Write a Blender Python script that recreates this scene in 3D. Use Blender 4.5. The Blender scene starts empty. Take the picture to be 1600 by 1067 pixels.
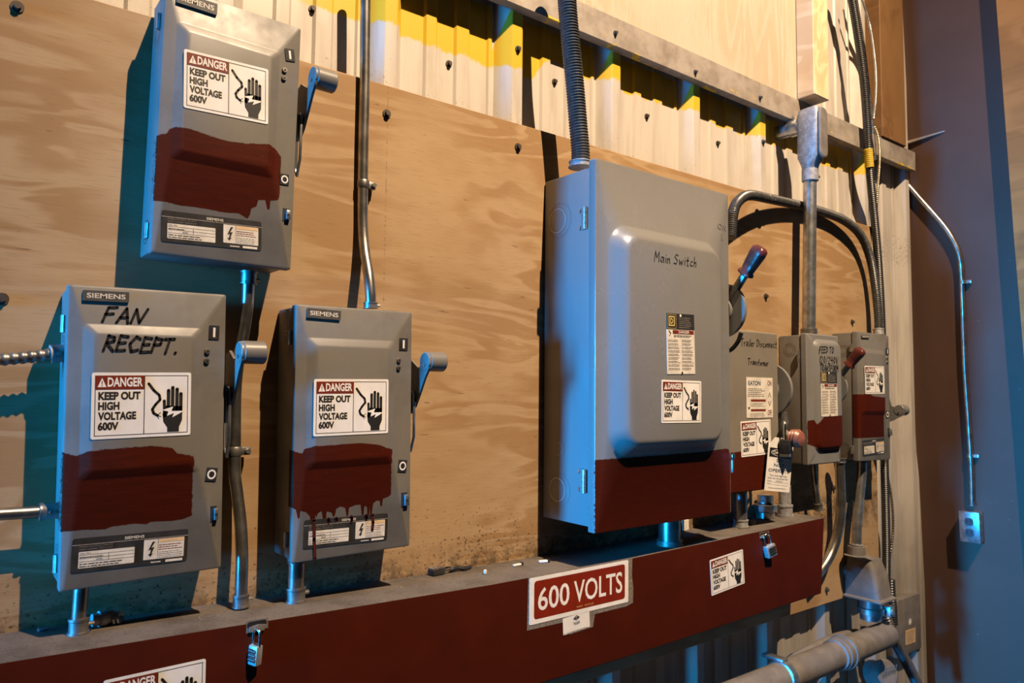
import bpy, bmesh, math, random
from mathutils import Vector, Matrix
random.seed(7)
PI = math.pi
SC = bpy.context.scene
COL = SC.collection
Z0 = 1.5                      # eye height above the floor
D = 1.15                      # eye distance from the plywood face (the plane y = 0)

# ------------------------------------------------------------------ camera, world, lights, exposure
FPX = 1141.9
_p, _y, _r = math.radians(3.7727), math.radians(37.6074), math.radians(0.57)
FWD = Vector((math.sin(_y)*math.cos(_p), math.cos(_y)*math.cos(_p), math.sin(_p)))
_rt = Vector((math.cos(_y), -math.sin(_y), 0)); _up = _rt.cross(FWD)
RT = _rt*math.cos(_r) + _up*math.sin(_r); UP = -_rt*math.sin(_r) + _up*math.cos(_r)
EYE = Vector((0, -D, Z0))
cam = bpy.data.cameras.new('camera'); camo = bpy.data.objects.new('camera', cam); COL.objects.link(camo)
cam.sensor_width = 36.0; cam.lens = FPX*36/1600; cam.clip_start = 0.02
M = Matrix((RT, UP, -FWD)).transposed().to_4x4(); M.translation = EYE; camo.matrix_world = M
cam.dof.use_dof = True; cam.dof.focus_distance = 1.25; cam.dof.aperture_fstop = 11.0
SC.camera = camo
SC.view_settings.view_transform = 'Standard'; SC.view_settings.look = 'None'
SC.view_settings.gamma = 1.0; SC.view_settings.use_curve_mapping = False
SC.view_settings.exposure = 0.0
wd = bpy.data.worlds.new('hall'); SC.world = wd; wd.use_nodes = True
wd.node_tree.nodes['Background'].inputs[0].default_value = (0.75, 0.62, 0.55, 1)
wd.node_tree.nodes['Background'].inputs[1].default_value = 0.008

def aim(o, target):
    o.rotation_euler = (Vector(target)-o.location).to_track_quat('-Z', 'Y').to_euler()
l = bpy.data.lights.new('work_lamp', 'SPOT'); l.energy = 2200; l.color = (1.0, 0.73, 0.47)
l.shadow_soft_size = 0.022; l.spot_size = math.radians(58); l.spot_blend = 1.0
lo = bpy.data.objects.new('work_lamp', l); COL.objects.link(lo); lo.location = (1.1, -2.4, Z0+3.75); aim(lo, (1.30, 0, Z0+1.0))
l = bpy.data.lights.new('blue_window', 'AREA'); l.energy = 60; l.color = (0.006, 0.37, 1.0)
l.shape = 'RECTANGLE'; l.size = 0.36; l.size_y = 1.3; l.spread = math.radians(40)
lo = bpy.data.objects.new('blue_window', l); COL.objects.link(lo); lo.location = (-4.2, -0.31, Z0-0.05); aim(lo, (1.6, -0.16, Z0-0.58))

# ------------------------------------------------------------------ photo measurements -> places on real planes
def ray(px, py): return FWD + RT*((px-800)/FPX) - UP*((py-533.5)/FPX)
def at(px, py, d=0.0):                 # point on the vertical plane a distance d in front of the plywood
    q = ray(px, py); return EYE + q*((D-d)/q.y)
def atx(px, py, X):
    q = ray(px, py); return EYE + q*(X/q.x)
def atz(px, py, Z):
    q = ray(px, py); return EYE + q*((Z-Z0)/q.z)
def xw(z): return 2.742 - 0.055*(z-Z0)     # the grey side wall leans slightly
def atw(px, py, off=0.0):
    X = 2.74
    for _ in range(6):
        P = atx(px, py, X); X = xw(P.z)-off
    return P

# ------------------------------------------------------------------ materials
class NT:
    def __init__(s, name):
        s.m = bpy.data.materials.new(name); s.m.use_nodes = True; s.t = s.m.node_tree; s.n = s.t.nodes
        s.b = s.n['Principled BSDF']
    def node(s, typ, **kw):
        n = s.n.new(typ)
        for k, v in kw.items(): setattr(n, k, v)
        return n
    def link(s, a, b): s.t.links.new(a, b)
    def inp(s, sock, v):
        if hasattr(v, 'links'): s.link(v, sock)
        elif isinstance(v, (tuple, list)) and len(v) == 3 and sock.type == 'RGBA': sock.default_value = (*v, 1)
        else: sock.default_value = v
    def coord(s, kind='Object'): return s.node('ShaderNodeTexCoord').outputs[kind]
    def sep(s, v):
        n = s.node('ShaderNodeSeparateXYZ'); s.link(v, n.inputs[0]); return n.outputs
    def mapping(s, v, scale=(1, 1, 1), rot=(0, 0, 0), loc=(0, 0, 0)):
        n = s.node('ShaderNodeMapping'); s.link(v, n.inputs[0])
        n.inputs['Scale'].default_value = scale; n.inputs['Rotation'].default_value = rot; n.inputs['Location'].default_value = loc
        return n.outputs[0]
    def noise(s, v, scale, detail=4, rough=0.55, dist=0.0):
        n = s.node('ShaderNodeTexNoise'); s.link(v, n.inputs['Vector'])
        n.inputs['Scale'].default_value = scale; n.inputs['Detail'].default_value = detail
        n.inputs['Roughness'].default_value = rough; n.inputs['Distortion'].default_value = dist
        return n.outputs['Fac']
    def math(s, op, a, b=0.0, c=None, clamp=False):
        n = s.node('ShaderNodeMath', operation=op); n.use_clamp = clamp
        s.inp(n.inputs[0], a); s.inp(n.inputs[1], b)
        if c is not None: s.inp(n.inputs[2], c)
        return n.outputs[0]
    def ramp(s, v, lo, hi, a=0.0, b=1.0):
        n = s.node('ShaderNodeMapRange', interpolation_type='SMOOTHSTEP')
        s.inp(n.inputs[0], v); s.inp(n.inputs[1], lo); s.inp(n.inputs[2], hi); s.inp(n.inputs[3], a); s.inp(n.inputs[4], b)
        return n.outputs[0]
    def mix(s, f, a, b):
        n = s.node('ShaderNodeMix', data_type='RGBA')
        s.inp(n.inputs[0], f); s.inp(n.inputs[6], a); s.inp(n.inputs[7], b); return n.outputs[2]
    def curve(s, v, pts):
        n = s.node('ShaderNodeFloatCurve'); c = n.mapping.curves[0]
        c.points[0].location = pts[0]; c.points[1].location = pts[-1]
        for p in pts[1:-1]: c.points.new(*p)
        for p in c.points: p.handle_type = 'VECTOR'
        n.mapping.update(); s.inp(n.inputs['Value'], v); return n.outputs[0]
    def bump(s, h, strength=0.2, dist=0.002):
        n = s.node('ShaderNodeBump'); s.link(h, n.inputs['Height']); n.inputs['Strength'].default_value = strength
        n.inputs['Distance'].default_value = dist; s.link(n.outputs[0], s.b.inputs['Normal'])
    def set(s, col=None, rough=None, metal=None, spec=None):
        if col is not None: s.inp(s.b.inputs['Base Color'], col)
        if rough is not None: s.inp(s.b.inputs['Roughness'], rough)
        if metal is not None: s.inp(s.b.inputs['Metallic'], metal)
        if spec is not None: s.b.inputs['Specular IOR Level'].default_value = spec
        return s.m

RED = (0.056, 0.0062, 0.0010)
def simple(name, col, rough=0.5, metal=0.0, spec=0.5, var=0.25, scale=60, bump=0.0):
    t = NT(name); v = t.coord()
    f = t.noise(v, scale, 5, 0.6)
    c = t.mix(t.ramp(f, 0.35, 0.7), tuple(x*(1-var) for x in col), tuple(min(1, x*(1+var*0.5)) for x in col))
    if bump: t.bump(f, bump)
    return t.set(c, rough, metal, spec)

def enamel(name, col, rough=0.42, dirt=0.5, paint=None, spec=0.5):
    """Grey enamel with grimy patches and, where given, a brushed patch of red paint: paint = (x0, x1, top points, bottom points) in box metres."""
    t = NT(name); v = t.coord(); x, y, z = t.sep(v)
    n1 = t.noise(v, 9, 6, 0.62); n2 = t.noise(t.mapping(v, (1, 1, 0.18)), 55, 4, 0.6); n3 = t.noise(v, 420, 2, 0.6)
    c = t.mix(t.ramp(n1, 0.42, 0.72, 0, dirt), col, tuple(q*0.45 for q in (col[0]*1.05, col[1], col[2]*0.92)))
    c = t.mix(t.ramp(n2, 0.55, 0.8, 0, 0.22), c, tuple(q*1.3 for q in col))
    c = t.mix(t.ramp(n3, 0.62, 0.72, 0, 0.25), c, tuple(q*0.55 for q in col))
    r = t.ramp(n1, 0.35, 0.7, rough-0.06, rough+0.15)
    if paint:
        x0, x1, top, bot = paint
        nx = t.math('DIVIDE', t.math('SUBTRACT', x, x0), x1-x0)
        allz = [p[1] for p in top+bot]; zlo, zhi = min(allz)-0.01, max(allz)+0.01
        nz = t.math('DIVIDE', t.math('SUBTRACT', z, zlo), zhi-zlo)
        def cv(pts):
            q = sorted([((p[0]-x0)/(x1-x0), (p[1]-zlo)/(zhi-zlo)) for p in pts])
            return t.curve(nx, [(min(1, max(0, a)), b) for a, b in q])
        rag = t.math('MULTIPLY', t.math('SUBTRACT', t.noise(t.mapping(v, (1, 1, 2.2)), 190, 4, 0.7), 0.5), 0.005/(zhi-zlo))
        e = 0.0007/(zhi-zlo)
        a = t.ramp(t.math('ADD', t.math('SUBTRACT', cv(top), nz), rag), -e, e)
        b = t.ramp(t.math('ADD', t.math('SUBTRACT', nz, cv(bot)), t.math('MULTIPLY', rag, 0.5)), -e, e)
        ragx = t.math('MULTIPLY', t.math('SUBTRACT', t.noise(t.mapping(v, (2.0, 1, 1)), 150, 4, 0.7), 0.5), 0.006)
        c1 = t.ramp(t.math('ADD', t.math('SUBTRACT', x, x0), ragx), -0.0006, 0.0006)
        c2 = t.ramp(t.math('ADD', t.math('SUBTRACT', x1, x), ragx), -0.0006, 0.0006)
        m = t.math('MULTIPLY', t.math('MULTIPLY', a, b), t.math('MULTIPLY', c1, c2))
        m = t.math('MULTIPLY', m, t.ramp(n3, 0.72, 0.78, 1.0, 0.55))
        brush = t.noise(t.mapping(v, (1, 1, 9)), 26, 4, 0.6)
        pc = t.mix(t.ramp(brush, 0.3, 0.75), tuple(q*0.8 for q in RED), tuple(q*1.1 for q in RED))
        c = t.mix(m, c, pc); r = t.mix(m, r, (0.62, 0.62, 0.62)); t.link(t.ramp(m, 0, 1, spec, 0.12), t.b.inputs['Specular IOR Level'])
    t.bump(n3, 0.05, 0.0005)
    return t.set(c, r, 0.0, None if paint else spec)

GREY = (0.150, 0.143, 0.134)
m_grey = enamel('grey_enamel', GREY)
m_greyclean = enamel('clean_grey_enamel', (0.172, 0.170, 0.167), 0.36, 0.15)
m_steel = simple('galvanized_steel', (0.52, 0.53, 0.54), 0.32, 0.9, var=0.35, scale=40)
m_steeldark = simple('dull_steel', (0.30, 0.29, 0.28), 0.42, 0.85, var=0.4, scale=40)
m_emt = simple('steel_conduit', (0.46, 0.44, 0.41), 0.30, 0.95, var=0.35, scale=30)
m_cast = simple('cast_fitting', (0.33, 0.33, 0.34), 0.55, 0.35, var=0.3, scale=80, bump=0.1)
m_castdusty = simple('dusty_cast_fitting', (0.165, 0.15, 0.142), 0.7, 0.15, var=0.22, scale=25, bump=0.06)
m_boltdark = simple('weathered_screw', (0.075, 0.06, 0.05), 0.5, 0.4, var=0.3)
m_black = simple('black_rubber', (0.022, 0.022, 0.024), 0.38, 0.0, var=0.4, scale=90)
m_flexgrey = simple('dark_flexible_conduit', (0.05, 0.05, 0.052), 0.36, 0.0, var=0.4, scale=90)
m_armor = simple('armoured_cable', (0.62, 0.52, 0.36), 0.3, 0.9, var=0.3)
m_brass = simple('shackle_steel', (0.72, 0.68, 0.62), 0.18, 1.0, var=0.15)
m_lock = simple('padlock_body', (0.52, 0.50, 0.48), 0.32, 0.6, var=0.2)
m_ink = simple('black_print', (0.012, 0.011, 0.011), 0.5, var=0.1)
m_marker = simple('marker_ink', (0.018, 0.015, 0.013), 0.4, var=0.3)
m_white = simple('sticker_white', (0.74, 0.72, 0.70), 0.4, var=0.08, scale=30)
m_paper = simple('printed_paper', (0.62, 0.58, 0.52), 0.6, var=0.15, scale=50)
m_redprint = simple('sticker_red', (0.155, 0.020, 0.008), 0.4, var=0.12)
m_signred = simple('sign_red', (0.19, 0.015, 0.003), 0.4, var=0.1)
m_plate = simple('black_plate', (0.030, 0.029, 0.029), 0.35, var=0.3)
m_badge = simple('grey_badge', (0.075, 0.072, 0.07), 0.4, var=0.2)
m_yellowprint = simple('gold_print', (0.55, 0.42, 0.14), 0.4, var=0.1)
m_blueprint = simple('navy_print', (0.02, 0.05, 0.14), 0.4, var=0.1)
m_coil = simple('faded_red_vinyl', (0.24, 0.085, 0.055), 0.4, var=0.25, scale=120)
m_redgrip = simple('red_vinyl_grip', (0.10, 0.020, 0.016), 0.35, var=0.25, scale=120)
m_rednoise = simple('loose_paint_red', RED, 0.5, var=0.3)
m_yellow = simple('yellow_paint', (0.62, 0.42, 0.03), 0.5, var=0.2)
m_tan = simple('tan_label', (0.62, 0.42, 0.22), 0.6, var=0.15)
m_dust = simple('scraped_paint', (0.19, 0.165, 0.145), 0.75, var=0.4, scale=200)
m_socket = simple('dark_socket', (0.05, 0.05, 0.055), 0.4, var=0.2)

def plywood(name, light, dark, sx=1.0, dirt=True, vertical=False):
    t = NT(name); v = t.coord(); x, y, z = t.sep(v)
    if vertical: v = t.mapping(v, (1, 1, 1), (0, PI/2, 0))
    base = t.noise(t.mapping(v, (1.1*sx, 1, 6.5)), 1.7, 3, 0.5, 0.7)
    ring = t.math('FRACT', t.math('MULTIPLY', base, 6.0))
    ring = t.math('MULTIPLY', t.ramp(ring, 0.05, 0.6), t.ramp(ring, 0.78, 0.98, 1, 0))
    fine = t.noise(t.mapping(v, (5, 1, 95)), 5.0, 5, 0.65)
    blot = t.noise(t.mapping(v, (1.3, 1, 3.0)), 3.0, 4, 0.6, 0.5)
    c = t.mix(t.ramp(t.math('ADD', t.math('MULTIPLY', t.math('MULTIPLY', ring, t.ramp(t.noise(v, 2.5, 3), 0.35, 0.65)), 0.70), t.math('MULTIPLY', blot, 0.9)), 0.32, 0.90), light, dark)
    c = t.mix(t.ramp(fine, 0.50, 0.74, 0, 0.5), c, tuple(q*0.62 for q in dark))
    h = fine
    if dirt:
        sp = t.noise(t.mapping(v, (1, 1, 1.6)), 130, 4, 0.62); sp2 = t.noise(v, 34, 4, 0.7)
        big = t.noise(v, 3.2, 5, 0.6)
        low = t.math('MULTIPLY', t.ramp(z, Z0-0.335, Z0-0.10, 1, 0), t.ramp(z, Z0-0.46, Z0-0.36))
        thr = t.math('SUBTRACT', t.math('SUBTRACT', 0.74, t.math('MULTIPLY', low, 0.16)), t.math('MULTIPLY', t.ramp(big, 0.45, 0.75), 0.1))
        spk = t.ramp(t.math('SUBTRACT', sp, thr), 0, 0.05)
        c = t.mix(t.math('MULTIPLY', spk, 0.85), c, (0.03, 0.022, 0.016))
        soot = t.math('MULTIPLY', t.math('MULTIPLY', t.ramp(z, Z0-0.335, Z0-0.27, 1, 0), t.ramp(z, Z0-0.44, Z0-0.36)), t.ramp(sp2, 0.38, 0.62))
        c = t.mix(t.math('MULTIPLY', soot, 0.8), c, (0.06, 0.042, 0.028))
        scr = t.noise(t.mapping(v, (9, 1, 60), (0, 0.5, 0)), 2.2, 2, 0.5)
        c = t.mix(t.ramp(scr, 0.70, 0.74, 0, 0.6), c, (0.10, 0.065, 0.04))
        c = t.mix(t.ramp(big, 0.5, 0.8, 0, 0.4), c, tuple(q*0.6 for q in light))
        for sx_ in (0.555, 0.60):   # two thin rows of nail and seam marks
            ln = t.ramp(t.math('ABSOLUTE', t.math('SUBTRACT', x, sx_)), 0.0, 0.0016, 1, 0)
            c = t.mix(t.math('MULTIPLY', ln, t.ramp(t.noise(t.mapping(v, (0.3, 1, 3)), 60, 3), 0.45, 0.6, 0, 0.7)), c, (0.12, 0.08, 0.05))
    t.bump(h, 0.12, 0.001)
    return t.set(c, 0.62, 0, 0.3)
m_ply = plywood('plywood_face', (0.355, 0.245, 0.138), (0.27, 0.162, 0.074))
m_plypale = plywood('pale_plywood_face', (0.47, 0.405, 0.325), (0.42, 0.35, 0.255), 1.0, False, True)
m_wood = plywood('timber', (0.20, 0.105, 0.040), (0.145, 0.072, 0.026), 2.5, False, True)
m_stud = plywood('stud_timber', (0.44, 0.20, 0.055), (0.34, 0.15, 0.04), 2.5, False, True)
m_woodpale = plywood('pale_timber', (0.72, 0.56, 0.36), (0.60, 0.42, 0.24), 3.0, False, True)

def siding():
    t = NT('ribbed_steel_siding'); v = t.coord(); x, y, z = t.sep(v)
    n = t.noise(t.mapping(v, (1, 1, 0.12)), 30, 5, 0.6); n2 = t.noise(v, 260, 3, 0.6); n3 = t.noise(v, 6, 4, 0.6)
    c = t.mix(t.ramp(n, 0.4, 0.75), (0.52, 0.48, 0.43), (0.40, 0.36, 0.315))
    c = t.mix(t.ramp(n3, 0.5, 0.75, 0, 0.4), c, (0.36, 0.32, 0.27))
    darkening = t.math('MULTIPLY', t.ramp(t.math('ADD', z, t.math('MULTIPLY', n3, 0.3)), Z0-0.55, Z0-0.15, 1, 0), t.ramp(n, 0.2, 0.55, 0.7, 1.0))   # shade low on the sheets, painted in as a noisy darker brown
    c = t.mix(t.math('MULTIPLY', darkening, 0.55), c, (0.13, 0.11, 0.09))
    dens = t.math('MULTIPLY', t.ramp(z, Z0+0.50, Z0+0.64, 0.13, 0.0), t.ramp(z, Z0+0.40, Z0+0.48))
    spk = t.ramp(t.math('ADD', n2, dens), 0.71, 0.75)
    c = t.mix(t.math('MULTIPLY', spk, 0.85), c, (0.06, 0.045, 0.035))
    step = t.ramp(x, 0.96, 1.02, 0.668, 0.722)
    wob = t.math('MULTIPLY', t.math('SUBTRACT', t.noise(t.mapping(v, (1, 1, 0.4)), 22, 4, 0.7), 0.5), 0.05)
    lo = t.math('ADD', t.math('ADD', step, wob), Z0)
    m = t.math('MULTIPLY', t.ramp(t.math('SUBTRACT', z, lo), -0.004, 0.004), t.ramp(z, Z0+0.84, Z0+0.85, 1, 0))
    u = t.math('DIVIDE', t.math('SUBTRACT', 0.2935, t.math('MODULO', t.math('ADD', x, 3.0-0.078), 0.2935)), 0.027)   # the sprayer missed the top of each rib's left flank
    lim = t.math('ADD', t.math('MULTIPLY', t.math('LESS_THAN', u, 1.1), t.math('MULTIPLY', u, -0.085)), Z0+0.795)
    m = t.math('MULTIPLY', m, t.ramp(t.math('SUBTRACT', lim, z), -0.002, 0.002))
    m = t.math('MULTIPLY', m, t.math('MULTIPLY', t.ramp(x, 0.40, 0.50), t.ramp(x, 2.42, 2.45, 1, 0)))
    c = t.mix(t.math('MULTIPLY', m, t.ramp(n2, 0.25, 0.36, 0.8, 1)), c, (0.55, 0.37, 0.025))
    return t.set(c, 0.38, t.math('MULTIPLY', t.math('SUBTRACT', 1.0, m), 0.12), 0.55)
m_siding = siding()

def girt_mat():
    t = NT('dusty_girt_steel'); v = t.coord(); x, y, z = t.sep(v)
    n = t.noise(v, 16, 5, 0.65)
    c = t.mix(t.ramp(n, 0.35, 0.7), (0.36, 0.32, 0.28), (0.22, 0.185, 0.155))
    sp = t.math('MULTIPLY', t.ramp(t.noise(t.mapping(v, (1, 1, 3)), 11, 4, 0.7), 0.57, 0.60), t.ramp(z, Z0+0.79, Z0+0.815, 1, 0))
    c = t.mix(sp, c, (0.62, 0.42, 0.03))
    return t.set(c, 0.55, 0.2)
m_girt = girt_mat()

def wireway_mat():
    t = NT('wireway_paint'); v = t.coord(); x, y, z = t.sep(v)
    nrm = t.sep(t.node('ShaderNodeNewGeometry').outputs['Normal'])
    n = t.noise(v, 14, 6, 0.65); n2 = t.noise(v, 300, 3, 0.6); n3 = t.noise(v, 60, 4, 0.6)
    grey = t.mix(t.ramp(n, 0.35, 0.7), (0.125, 0.108, 0.096), (0.075, 0.063, 0.055))
    grey = t.mix(t.ramp(n2, 0.56, 0.66, 0, 0.6), grey, (0.035, 0.028, 0.023))
    red = t.mix(t.ramp(n, 0.3, 0.75), tuple(q*0.72 for q in RED), tuple(q*0.95 for q in RED))
    red = t.mix(t.ramp(t.noise(v, 75, 1, 0.4), 0.80, 0.82, 0, 0.5), red, (0.40, 0.22, 0.12))
    frag = t.ramp(t.math('ADD', nrm[1], 0.6), 0.0, 0.02, 1, 0)
    sag = t.math('MULTIPLY', t.math('SUBTRACT', n3, 0.5), 0.006)
    lim = t.curve(t.math('DIVIDE', x, 2.0), [(0, 0.316*1), (0.125, 0.3205), (0.225, 0.326), (0.37, 0.333), (0.55, 0.334), (0.9, 0.325), (1.0, 0.3245)])
    edge = t.ramp(t.math('ADD', t.math('SUBTRACT', t.math('SUBTRACT', Z0-0.006, lim), z), sag), -0.001, 0.001)
    return t.set(t.mix(t.math('MULTIPLY', frag, edge), grey, red), t.mix(frag, (0.8, 0.8, 0.8), (0.6, 0.6, 0.6)), 0, 0.12)
m_wire = wireway_mat()
def wall_mat():
    t = NT('grey_panel_paint'); v = t.coord()
    n = t.noise(v, 3, 4, 0.6); n2 = t.noise(v, 90, 2, 0.5)
    c = t.mix(t.ramp(n, 0.35, 0.7), (0.110, 0.060, 0.044), (0.094, 0.052, 0.038))
    c = t.mix(t.ramp(n2, 0.75, 0.8, 0, 0.5), c, (0.3, 0.28, 0.28))
    return t.set(c, 0.55, 0, 0.25)
m_wall = wall_mat()
m_floor = simple('concrete', (0.14, 0.13, 0.12), 0.7, scale=6)

# ------------------------------------------------------------------ mesh building
_tcache = {}
def text_tris(s, bold=0.0):
    k = (s, bold)
    if k not in _tcache:
        cu = bpy.data.curves.new('t', 'FONT'); cu.body = s; cu.size = 1.0; cu.offset = bold; cu.resolution_u = 3
        o = bpy.data.objects.new('t', cu); COL.objects.link(o)
        dg = bpy.context.evaluated_depsgraph_get()
        me = bpy.data.meshes.new_from_object(o.evaluated_get(dg))
        vs = [(v.co.x, v.co.y) for v in me.vertices]; fs = [tuple(p.vertices) for p in me.polygons]
        bpy.data.objects.remove(o); bpy.data.meshes.remove(me); bpy.data.curves.remove(cu)
        _tcache[k] = (vs, fs)
    return _tcache[k]

class MB:
    def __init__(s): s.v = []; s.f = []; s.fm = []; s.mats = []
    def mi(s, m):
        if m not in s.mats: s.mats.append(m)
        return s.mats.index(m)
    def add(s, vs, fs, m):
        o = len(s.v); s.v += [Vector(p) for p in vs]; i = s.mi(m)
        for f in fs: s.f.append(tuple(o+k for k in f)); s.fm.append(i)
    def bm(s, b, m, mat4=None):
        b.verts.index_update()
        s.add([(mat4 @ v.co) if mat4 else v.co for v in b.verts], [[v.index for v in f.verts] for f in b.faces], m); b.free()
    def box(s, a, b, m, bev=0.0, seg=2, rot=None, piv=None):
        a, b = Vector(a), Vector(b); B = bmesh.new(); bmesh.ops.create_cube(B, size=1)
        for v in B.verts: v.co = Vector(((a[i]+b[i])/2 + v.co[i]*(b[i]-a[i]) for i in range(3)))
        if bev: bmesh.ops.bevel(B, geom=B.edges[:], offset=bev, segments=seg, affect='EDGES', profile=0.5)
        s.bm(B, m, None if rot is None else Matrix.Translation(piv or (a+b)/2) @ rot.to_4x4() @ Matrix.Translation(-Vector(piv or (a+b)/2)))
    def prism(s, pts, n0, n1, axis, m):
        """pts: outline; axis 'x': pts=(y,z) from x=n0..n1, 'y': pts=(x,z), 'z': pts=(x,y)"""
        def P(p, h): return {'x': (h, p[0], p[1]), 'y': (p[0], h, p[1]), 'z': (p[0], p[1], h)}[axis]
        B = bmesh.new(); lo = [B.verts.new(P(p, n0)) for p in pts]; hi = [B.verts.new(P(p, n1)) for p in pts]; n = len(pts)
        B.faces.new(lo); B.faces.new(hi)
        for i in range(n): B.faces.new((lo[i], lo[(i+1) % n], hi[(i+1) % n], hi[i]))
        bmesh.ops.recalc_face_normals(B, faces=B.faces[:]); s.bm(B, m)
    def loops(s, L, m, cap0=True, cap1=True, close=True):
        n = len(L[0]); o = []; vs = []
        for lp in L: o.append(len(vs)); vs += lp
        fs = []
        for a in range(len(L)-1):
            for i in range(n if close else n-1):
                j = (i+1) % n; fs.append((o[a]+i, o[a]+j, o[a+1]+j, o[a+1]+i))
        if cap0: fs.append(tuple(reversed(range(n))))
        if cap1: fs.append(tuple(o[-1]+i for i in range(n)))
        s.add(vs, fs, m)
    def tube(s, path, r, m, n=14, cap=True):
        path = [Vector(p) for p in path]; k = len(path); rad = r if isinstance(r, (list, tuple)) else [r]*k
        T = [(path[min(i+1, k-1)]-path[max(i-1, 0)]).normalized() for i in range(k)]
        a = Vector((0, 0, 1)) if abs(T[0].z) < 0.9 else Vector((1, 0, 0)); N = (a - T[0]*a.dot(T[0])).normalized(); L = []
        for i in range(k):
            N = (N - T[i]*N.dot(T[i])).normalized(); Bn = T[i].cross(N)
            L.append([path[i] + (N*math.cos(q*2*PI/n) + Bn*math.sin(q*2*PI/n))*rad[i] for q in range(n)])
        s.loops(L, m, cap, cap)
    def cyl(s, a, b, r, m, n=18, r2=None, bev=0.0):
        a, b = Vector(a), Vector(b)
        if bev:
            d = (b-a).normalized(); s.tube([a, a+d*bev*0.0001, a+d*bev, b-d*bev, b-d*bev*0.0001, b], [r-bev, r-bev, r, r, r-bev, r-bev], m, n)
        else: s.tube([a, b], [r, r if r2 is None else r2], m, n)
    def flex(s, path, r, m, pitch=0.005, amp=0.12, n=12):
        path = resample(path, pitch/4); rr = [r*(1-amp*(0.5+0.5*math.cos(i*PI/2))) for i in range(len(path))]
        s.tube(path, rr, m, n)
    def ring(s, c, ax, r, t, m, n=20, k=6):
        ax = Vector(ax).normalized(); a = Vector((0, 0, 1)) if abs(ax.z) < 0.9 else Vector((1, 0, 0))
        U = (a-ax*a.dot(ax)).normalized(); V = ax.cross(U); c = Vector(c); L = []
        for i in range(n+1):
            q = i*2*PI/n; d = U*math.cos(q)+V*math.sin(q)
            L.append([c + d*(r+t*math.cos(j*2*PI/k)) + ax*t*math.sin(j*2*PI/k) for j in range(k)])
        s.loops(L, m, False, False)
    def build(s, name, parent=None, smooth=35, label=None):
        me = bpy.data.meshes.new(name); me.from_pydata([tuple(p) for p in s.v], [], s.f)
        for m in s.mats: me.materials.append(m)
        me.polygons.foreach_set('material_index', s.fm)
        if smooth:
            me.polygons.foreach_set('use_smooth', [True]*len(s.f)); me.set_sharp_from_angle(angle=math.radians(smooth))
        me.validate(); me.update()
        o = bpy.data.objects.new(name, me); COL.objects.link(o)
        if parent: o.parent = parent
        if label: o['label'] = label
        return o

def resample(path, step):
    path = [Vector(p) for p in path]; out = [path[0]]; acc = 0.0
    for a, b in zip(path, path[1:]):
        L = (b-a).length; t = step-acc
        while t <= L and L > 0: out.append(a.lerp(b, t/L)); t += step
        acc = (acc+L) % step
    return out
def smooth_path(pts, n=8):
    p = [Vector(q) for q in pts]; p = [p[0]*2-p[1]] + p + [p[-1]*2-p[-2]]; out = []
    for i in range(1, len(p)-2):
        for k in range(n):
            t = k/n
            out.append(0.5*((2*p[i]) + (p[i+1]-p[i-1])*t + (2*p[i-1]-5*p[i]+4*p[i+1]-p[i+2])*t*t + (3*p[i]-p[i-1]-3*p[i+1]+p[i+2])*t**3))
    out.append(p[-2]); return out
def rrect(x0, z0, x1, z1, r, k=5):
    out = []
    for cx, cz, a in ((x1-r, z1-r, 0), (x0+r, z1-r, 90), (x0+r, z0+r, 180), (x1-r, z0+r, 270)):
        for i in range(k+1):
            q = math.radians(a+90*i/k); out.append((cx+r*math.cos(q), cz+r*math.sin(q)))
    return out

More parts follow.
